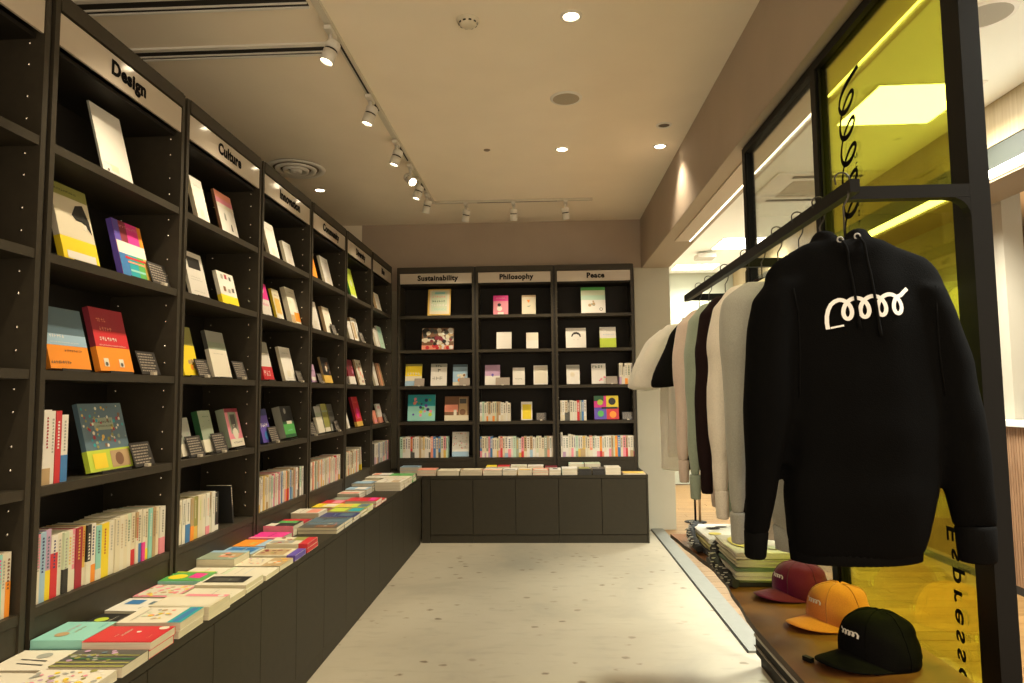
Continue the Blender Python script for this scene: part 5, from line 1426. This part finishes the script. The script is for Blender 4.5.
# the black hoodie in front, drawn from its own outline
HX, HY, HZ = 0.746, 1.695, 1.70
hd = empty('hoodie', (HX, HY, HZ)); tag(hd, 'black hoodie with a white looping script emblem hanging at the near end', 'hoodie', 'tops hanging on the rail')
M_BLK = fabric((0.0022, 0.0022, 0.0022), .95, 0)
mb = MB()
L = lambda z, x0, x1, d: (z - HZ, x0 - HX, x1 - HX, d)
loft_torso(mb, [L(1.030, .592, .890, .060), L(1.07, .582, .905, .072), L(1.18, .577, .930, .080), L(1.3, .590, .945, .078), L(1.45, .590, .958, .072), L(1.56, .575, .968, .066), L(1.62, .558, .975, .062), L(1.67, .548, .975, .056), L(1.705, .553, .960, .050), L(1.735, .578, .936, .047), L(1.757, .612, .892, .045), L(1.777, .655, .835, .043)], 0)
SL = lambda x, z, rx, ry, dy=-.01: (x - HX, dy, z - HZ, rx, ry)
sleeve(mb, [SL(.605, 1.685, .050, .046), SL(.572, 1.64, .060, .055), SL(.560, 1.57, .061, .06), SL(.551, 1.48, .057, .062), SL(.543, 1.36, .058, .06), SL(.524, 1.22, .042, .05), SL(.508, 1.12, .030, .038), SL(.502, 1.075, .026, .032)], 0)
sleeve(mb, [SL(.920, 1.660, .050, .05), SL(.946, 1.60, .054, .06), SL(.975, 1.48, .062, .062), SL(.992, 1.36, .064, .062), SL(1.004, 1.22, .060, .055), SL(1.012, 1.12, .054, .042), SL(1.014, 1.085, .050, .036)], 0)
# hood: thick collar loop rising to two peaks with a deep gap in front, and the bag behind
hp = []
N = 28
for i in range(N):
    a = 2 * PI * i / N - PI / 2          # starts at the front centre
    x = .040 * math.cos(a); yy = .045 * math.sin(a) + .010
    fr = abs(math.cos(a))
    z = 1.748 + .042 * fr ** 1.3 - (.006 if math.sin(a) < -.6 else 0)
    hp.append((x - .006, yy, z - HZ))
mb.tube(hp, [(.024, .024)] * N, M_INK, 12, closed=True)
mb.tube([(-.075, .035, 1.757 - HZ), (-.03, .07, 1.745 - HZ), (.03, .07, 1.745 - HZ), (.075, .035, 1.757 - HZ)], [.024, .036, .036, .024], M_INK, 14)
mb.tube([(-.04, .07, 1.74 - HZ), (0, .10, 1.66 - HZ), (.04, .07, 1.74 - HZ)], [.03, .055, .03], M_INK, 14)
body = fuse(mb, 'body', .0095, M_BLK, 5, .013, 21, hd)
M_BLKR = fabric((0.004, 0.004, 0.004), .95, 0)
mb = MB(); rib_ring(mb, .498 - HX, -.01, 1.020 - HZ, 1.085 - HZ, .023, .032, M_BLKR, 22, 1.15, .503 - HX); mb.build('cuff', hd)
mb = MB(); rib_ring(mb, 1.014 - HX, -.01, 1.010 - HZ, 1.095 - HZ, .040, .034, M_BLKR, 22, 1.08, 1.013 - HX); mb.build('cuff', hd)
mb = MB(); rib_ring(mb, .738 - HX, 0, 1.008 - HZ, 1.060 - HZ, .148, .060, M_BLKR, 60, 1.03); mb.build('hem', hd)
bvh = BVHTree.FromPolygons([v.co.copy() for v in body.data.vertices], [tuple(p.vertices) for p in body.data.polygons])
def on_front(x, z, off=.0016):
    h_ = bvh.ray_cast(Vector((x, -1.0, z)), Vector((0, 1, 0)))
    yv = h_[0].y if h_[0] is not None else -.06
    return (x, yv - off, z)
def crop_to_local(cx, cy):
    px, py = 740 + cx / 3.415, 220 + cy / 3.415
    x = .67 + (px - 815) * .00242; z = 1.614 - (py - 310) * .00246 + (px - 815) * .00022
    return x - HX, z - HZ
pts = [(262, 383), (260, 362), (261, 340), (266, 320), (275, 303), (287, 294)]
for i in range(121):
    ph = i / 120 * 7.72 * PI
    pts.append((300 + 26.2 * ph / PI + 25 * math.sin(ph), 325 - 33 * math.cos(ph) - 2))
pts += [(500, 296), (512, 286), (525, 276)]
lp = [crop_to_local(*p) for p in pts]
# denser points so that the print follows the cloth
mb = MB(); M_PRINT = mat((.80, .80, .78), .6)
ribbon(mb, lp, .0047, M_PRINT, lambda u, v: on_front(u, v, .0025))
ribbon(mb, [crop_to_local(270, 380), crop_to_local(290, 378), crop_to_local(312, 376)], .0022, M_PRINT, lambda u, v: on_front(u, v, .0025))
mb.build('chest_emblem', hd)
for (cx, cy) in ((325, 86), (385, 80)):
    x, z = crop_to_local(cx, cy); p = on_front(x, z, .003)
    mb = MB(); mb.tube([(p[0] + .0068 * math.cos(a), p[1], p[2] + .0068 * math.sin(a)) for a in [2 * PI * i / 16 for i in range(16)]], .0019, mat((.32, .31, .29), .45), 8, closed=True)
    mb.build('eyelet', hd)
for (cx, cy, cx2, cy2) in ((328, 92, 358, 392), (388, 86, 418, 425)):
    P = []
    for i in range(16):
        t = i / 15
        x, z = crop_to_local(cx + (cx2 - cx) * (t ** .6), cy + (cy2 - cy) * t)
        P.append(on_front(x, z, .006))
    mb = MB(); mb.tube(P, [.0032] * 14 + [.0042, .0042], M_BLKR, 8)
    mb.build('drawstring', hd)
# seam down the front pocket edges and shoulder seams
for s, pts_ in ((0, [(.600, 1.66), (.612, 1.60), (.612, 1.50), (.606, 1.40)]), (1, [(.930, 1.66), (.922, 1.60), (.926, 1.50), (.936, 1.40)])):
    P = [on_front(x - HX, z - HZ, .001) for x, z in pts_]
    mb = MB(); mb.tube(P, .0022, M_BLKR, 6)
    mb.build('shoulder_seam', hd)
hanger(.756, 1.712, 'black hanger at the near end of the rail holding the black hoodie')

# ------------------------------------------------------------------ caps
BZT = .6605
def cap(x, y, rz, col, label, seed, logo_col=(.78, .76, .70), k=1.0):
    r = empty('cap', (x, y, BZT), (0, 0, rz)); tag(r, label, 'cap', 'caps on the display bench')
    m = fabric(col, .85, .15 if max(col) > .05 else 0)
    RX_, RY_, H = .104 * k, .093 * k, .128 * k
    def cr(a, v, off=0):
        e = math.cos(v * PI / 2) ** .62
        hh = H * math.sin(v * PI / 2) ** .92
        c = math.cos(a)
        fx = RX_ * e * c + .012 * k * max(0, c) * math.sin(v * PI) - .006
        q_ = Vector((fx, RY_ * e * math.sin(a), hh * (1 + .03 * c)))
        n = Vector((c * e, math.sin(a) * e, .6 * v)).normalized()
        wv = noise.noise(Vector((c * 2 + seed, math.sin(a) * 2, v * 4))) * .006 * (1 - .6 * max(0, c)) * k
        crease = -.004 * k * math.exp(-((v - .45 - .1 * math.sin(a * 2)) / .08) ** 2) * (1 if c < .2 else 0)
        return q_ + n * (wv + off + crease * (1 if v < .95 else 0))
    mb = MB(); NA, NV = 48, 18; grid = []
    for i in range(NV):
        v = i / NV * .985
        grid.append([cr(2 * PI * j / NA, v) for j in range(NA)])
    grid.append([cr(2 * PI * j / NA, .993) for j in range(NA)])
    mb.rings(grid, m, True, True); mb.build('crown', r)
    mb = MB()
    for kx in range(6):
        a = PI / 6 + kx * PI / 3
        mb.tube([cr(a, v / 12 * .97 + .01, .0006) for v in range(13)], .0013, fabric(tuple(c * .7 for c in col)), 5)
    mb.build('seams', r)
    mb = MB(); mb.lathe([(.001, .006), (.006, .004), (.008, 0)], m, 12, Matrix.Translation((0, 0, cr(0, .99).z - .002))); mb.build('button', r)
    # brim
    mb = MB(); rows = []
    AA = math.radians(66); NB = 24; NR = 6
    for jr in range(NR + 1):
        t = jr / NR; row = []
        for i in range(NB + 1):
            s = -1 + 2 * i / NB; a = s * AA
            p0 = Vector((RX_ * math.cos(a) - .012, RY_ * math.sin(a) * 1.0, .014 * k))
            reach = .096 * k * max(0, 1 - abs(s) ** 2.6) ** .6
            p1 = Vector((p0.x + reach, p0.y * (1 + .02 * (1 - abs(s))), .0))
            p = p0.lerp(p1, t)
            arch = .024 * k * (1 - (p.y / (RY_ * .95)) ** 2)
            p.z = .003 + max(0, arch) * (1 - .25 * t) + .010 * k * (1 - t) * (1 - abs(s))
            row.append(p)
        rows.append(row)
    n0 = len(mb.v)
    for row in rows:
        mb.v += [tuple(p) for p in row]
    for row in rows:
        mb.v += [(p.x, p.y, p.z - .0028) for p in row]
    NN = NB + 1; off = NN * (NR + 1); kmi = mb.mi(m)
    for jr in range(NR):
        for i in range(NB):
            a_ = jr * NN + i
            mb.f.append((a_, a_ + NN, a_ + NN + 1, a_ + 1)); mb.m.append(kmi); mb.smooth.append(True)
            mb.f.append((off + a_, off + a_ + 1, off + a_ + NN + 1, off + a_ + NN)); mb.m.append(kmi); mb.smooth.append(True)
    for i in range(NB):
        a_ = NR * NN + i
        mb.f.append((a_, off + a_, off + a_ + 1, a_ + 1)); mb.m.append(kmi); mb.smooth.append(True)
    mb.build('brim', r, label=None)
    # emblem on the front panels
    mb = MB()
    pts = [(-1.0, -.5), (-1.02, .1), (-.85, .5)]
    for i in range(61):
        ph = i / 60 * 7.7 * PI
        pts.append((-.75 + .2 * ph / PI + .14 * math.sin(ph), .15 + .42 * math.cos(ph)))
    pts += [(.95, .5), (1.15, .75)]
    def T(u, v):
        return cr(-u * .32, .40 + v * .075, .0022)
    ribbon(mb, pts, .10, mat(logo_col, .6), T)
    mb.build('emblem', r)
    # strap opening at the back
    mb = MB(); mb.tube([cr(PI - .5 + i * .1, .05, .003) for i in range(11)], [(.008, .0015)] * 11, m, 6); mb.build('strap', r)
    MB().box(-.004, .004, -.008, .008, -.008, .008, mat((.8, .8, .78), .5)).xf(Matrix.Translation(cr(PI + .35, .14, .004))).build('buckle', r, label='small pale strap buckle')
    return r


cap(.935, 2.625, math.radians(197), (.11, .004, .040), 'maroon cap with white script emblem beside the folded shirts', 1.0, k=.98)
cap(.945, 2.32, math.radians(200), (.62, .22, .045), 'orange cap with white script emblem between the maroon and black caps', 4.0, (.8, .72, .62))
cap(.925, 2.015, math.radians(202), (.004, .004, .004), 'black cap with white script emblem nearest the camera', 8.0, k=1.06)
o = MB().box(-.007, .007, -.014, .014, 0, .012, M_BLACKM).build('small_clip', None, (.728, 2.005, BZT)); o.rotation_euler = (0, 0, .5)
tag(o, 'small black clip lying on the bench in front of the black cap', 'clip')

# ------------------------------------------------------------------ folded shirts
def folded(x0, x1, y0, y1, z, h, col, label, seed, printed=None):
    r = empty('folded_t_shirt', ((x0 + x1) / 2, (y0 + y1) / 2, z)); tag(r, label, 'folded shirt', 'folded t-shirts on the display bench')
    m = fabric(col, sheen=.1); w, d = (x1 - x0) / 2, (y1 - y0) / 2
    nl = 2 if h > .018 else 1
    for l in range(nl):
        mb = MB(); rings = []; hh = h / nl - .0008; zc = l * h / nl + h / nl / 2
        n = 22
        for i in range(n + 1):
            y = -d + 2 * d * i / n
            ring = []
            for j in range(20):
                a = 2 * PI * j / 20
                c, s = math.cos(a), math.sin(a)
                px = w * math.copysign(abs(c) ** .25, c); pz = hh / 2 * math.copysign(abs(s) ** .55, s)
                wob = noise.noise(Vector((px * 8 + seed, y * 8, l * 3))) * .005
                ring.append((px * (1 + .01 * math.sin(y * 30 + seed)) + wob, y + wob * .5, zc + pz + (noise.noise(Vector((px * 9, y * 9, seed + l))) * .0025)))
            rings.append(ring)
        mb.rings(rings, m, True, True); mb.build('fold', r)
    if printed:
        mb = MB()
        for (kind, u, v, ru, rv, cc) in printed:
            mb.quad([(u * w + ru * math.cos(2 * PI * i / 16), v * d + rv * math.sin(2 * PI * i / 16), h + .0035) for i in range(16)], mat(cc, .7))
        mb.build('chest_print', r)
    return r


tr_ = MB().box(-.19, .19, -.20, .20, 0, .022, mat((.015, .014, .012), .5)).build('display_tray', None, (.900, 2.935, BZT)); bevel(tr_, .003)
tag(tr_, 'low black tray under the near pile of folded shirts', 'tray')
LIME = (.55, .53, .36); CRM = (.64, .60, .48); GRN = (.14, .20, .12)
z = BZT + .0235
for i, (h, col, lab, pr) in enumerate((
        (.030, CRM, 'pale cream-green folded shirt, lowest of the near pile', None),
        (.012, GRN, 'dark green folded shirt in the middle of the near pile', None),
        (.028, LIME, 'pale lime folded shirt below the top of the near pile', None),
        (.024, CRM, 'cream folded shirt with a yellow print on top of the near pile', [('d', -.55, .1, .045, .10, (.70, .58, .10)), ('d', .2, -.5, .05, .03, (.60, .62, .45))]))):
    folded(.730 + i * .004, 1.055 - (i % 2) * .01, 2.742 + i * .006, 3.115 - (i % 2) * .01, z, h, col, lab, 10 + i * 3, pr)
    z += h + .0022
z = BZT + .002
for i, (h, col, lab, pr) in enumerate((
        (.026, (.05, .05, .05), 'black folded shirt at the bottom of the far pile', None),
        (.026, (.42, .38, .16), 'mustard folded shirt in the middle of the far pile', None),
        (.022, (.70, .68, .60), 'white folded shirt with a black print on top of the far pile', [('d', -.45, .3, .035, .025, (.02, .02, .02)), ('d', -.45, .3, .022, .014, (.7, .68, .6)), ('d', -.1, .5, .03, .015, (.05, .05, .05)), ('d', -.6, -.4, .03, .03, (.6, .5, .1))]))):
    folded(.735 + i * .005, 1.03, 3.20 + i * .012, 3.60, z, h, col, lab, 40 + i * 3, pr)
    z += h + .0022


def draped(path, rad, label, seed, seg=26):
    r = empty('patterned_scarf', path[0]); tag(r, label, 'scarf', 'patterned scarves trailing off the folded shirts')
    b = MB(); w = MB(); rg = random.Random(seed); P = []
    for i in range(seg + 1):
        t = i / seg * (len(path) - 1); k = min(int(t), len(path) - 2); f = t - k
        p = Vector(path[k]).lerp(Vector(path[k + 1]), f) - Vector(path[0])
        P.append(p + Vector((rg.uniform(-.004, .004), 0, rg.uniform(-.004, .004))))
    R_ = [rad * (.92 + .12 * math.sin(i * .7)) for i in range(seg + 1)]
    b.tube(P, R_, mat((.02, .02, .02), .8), 9); b.build('cloth', r)
    for i in range(1, seg, 2):
        for j in range(3):
            a = rg.uniform(.2, 2.6)
            rr = R_[i] + .0012
            c = P[i] + Vector((-math.cos(a) * 0 - rr * math.sin(a), 0, rr * math.cos(a)))
            w.cbox(c, (.016, .005, .003), mat((.50, .48, .42), .8))
    w.build('white_marks', r)['kind'] = 'stuff'


draped([(.750, 3.10, .745), (.712, 3.00, .725), (.704, 2.90, .705), (.712, 2.80, .690), (.722, 2.71, .681)], .020, 'black and white patterned scarf trailing along the near pile of folded shirts', 5)
draped([(.765, 3.60, .735), (.722, 3.50, .720), (.712, 3.40, .700), (.712, 3.28, .684)], .022, 'black patterned scarf beside the far pile of folded shirts', 8)
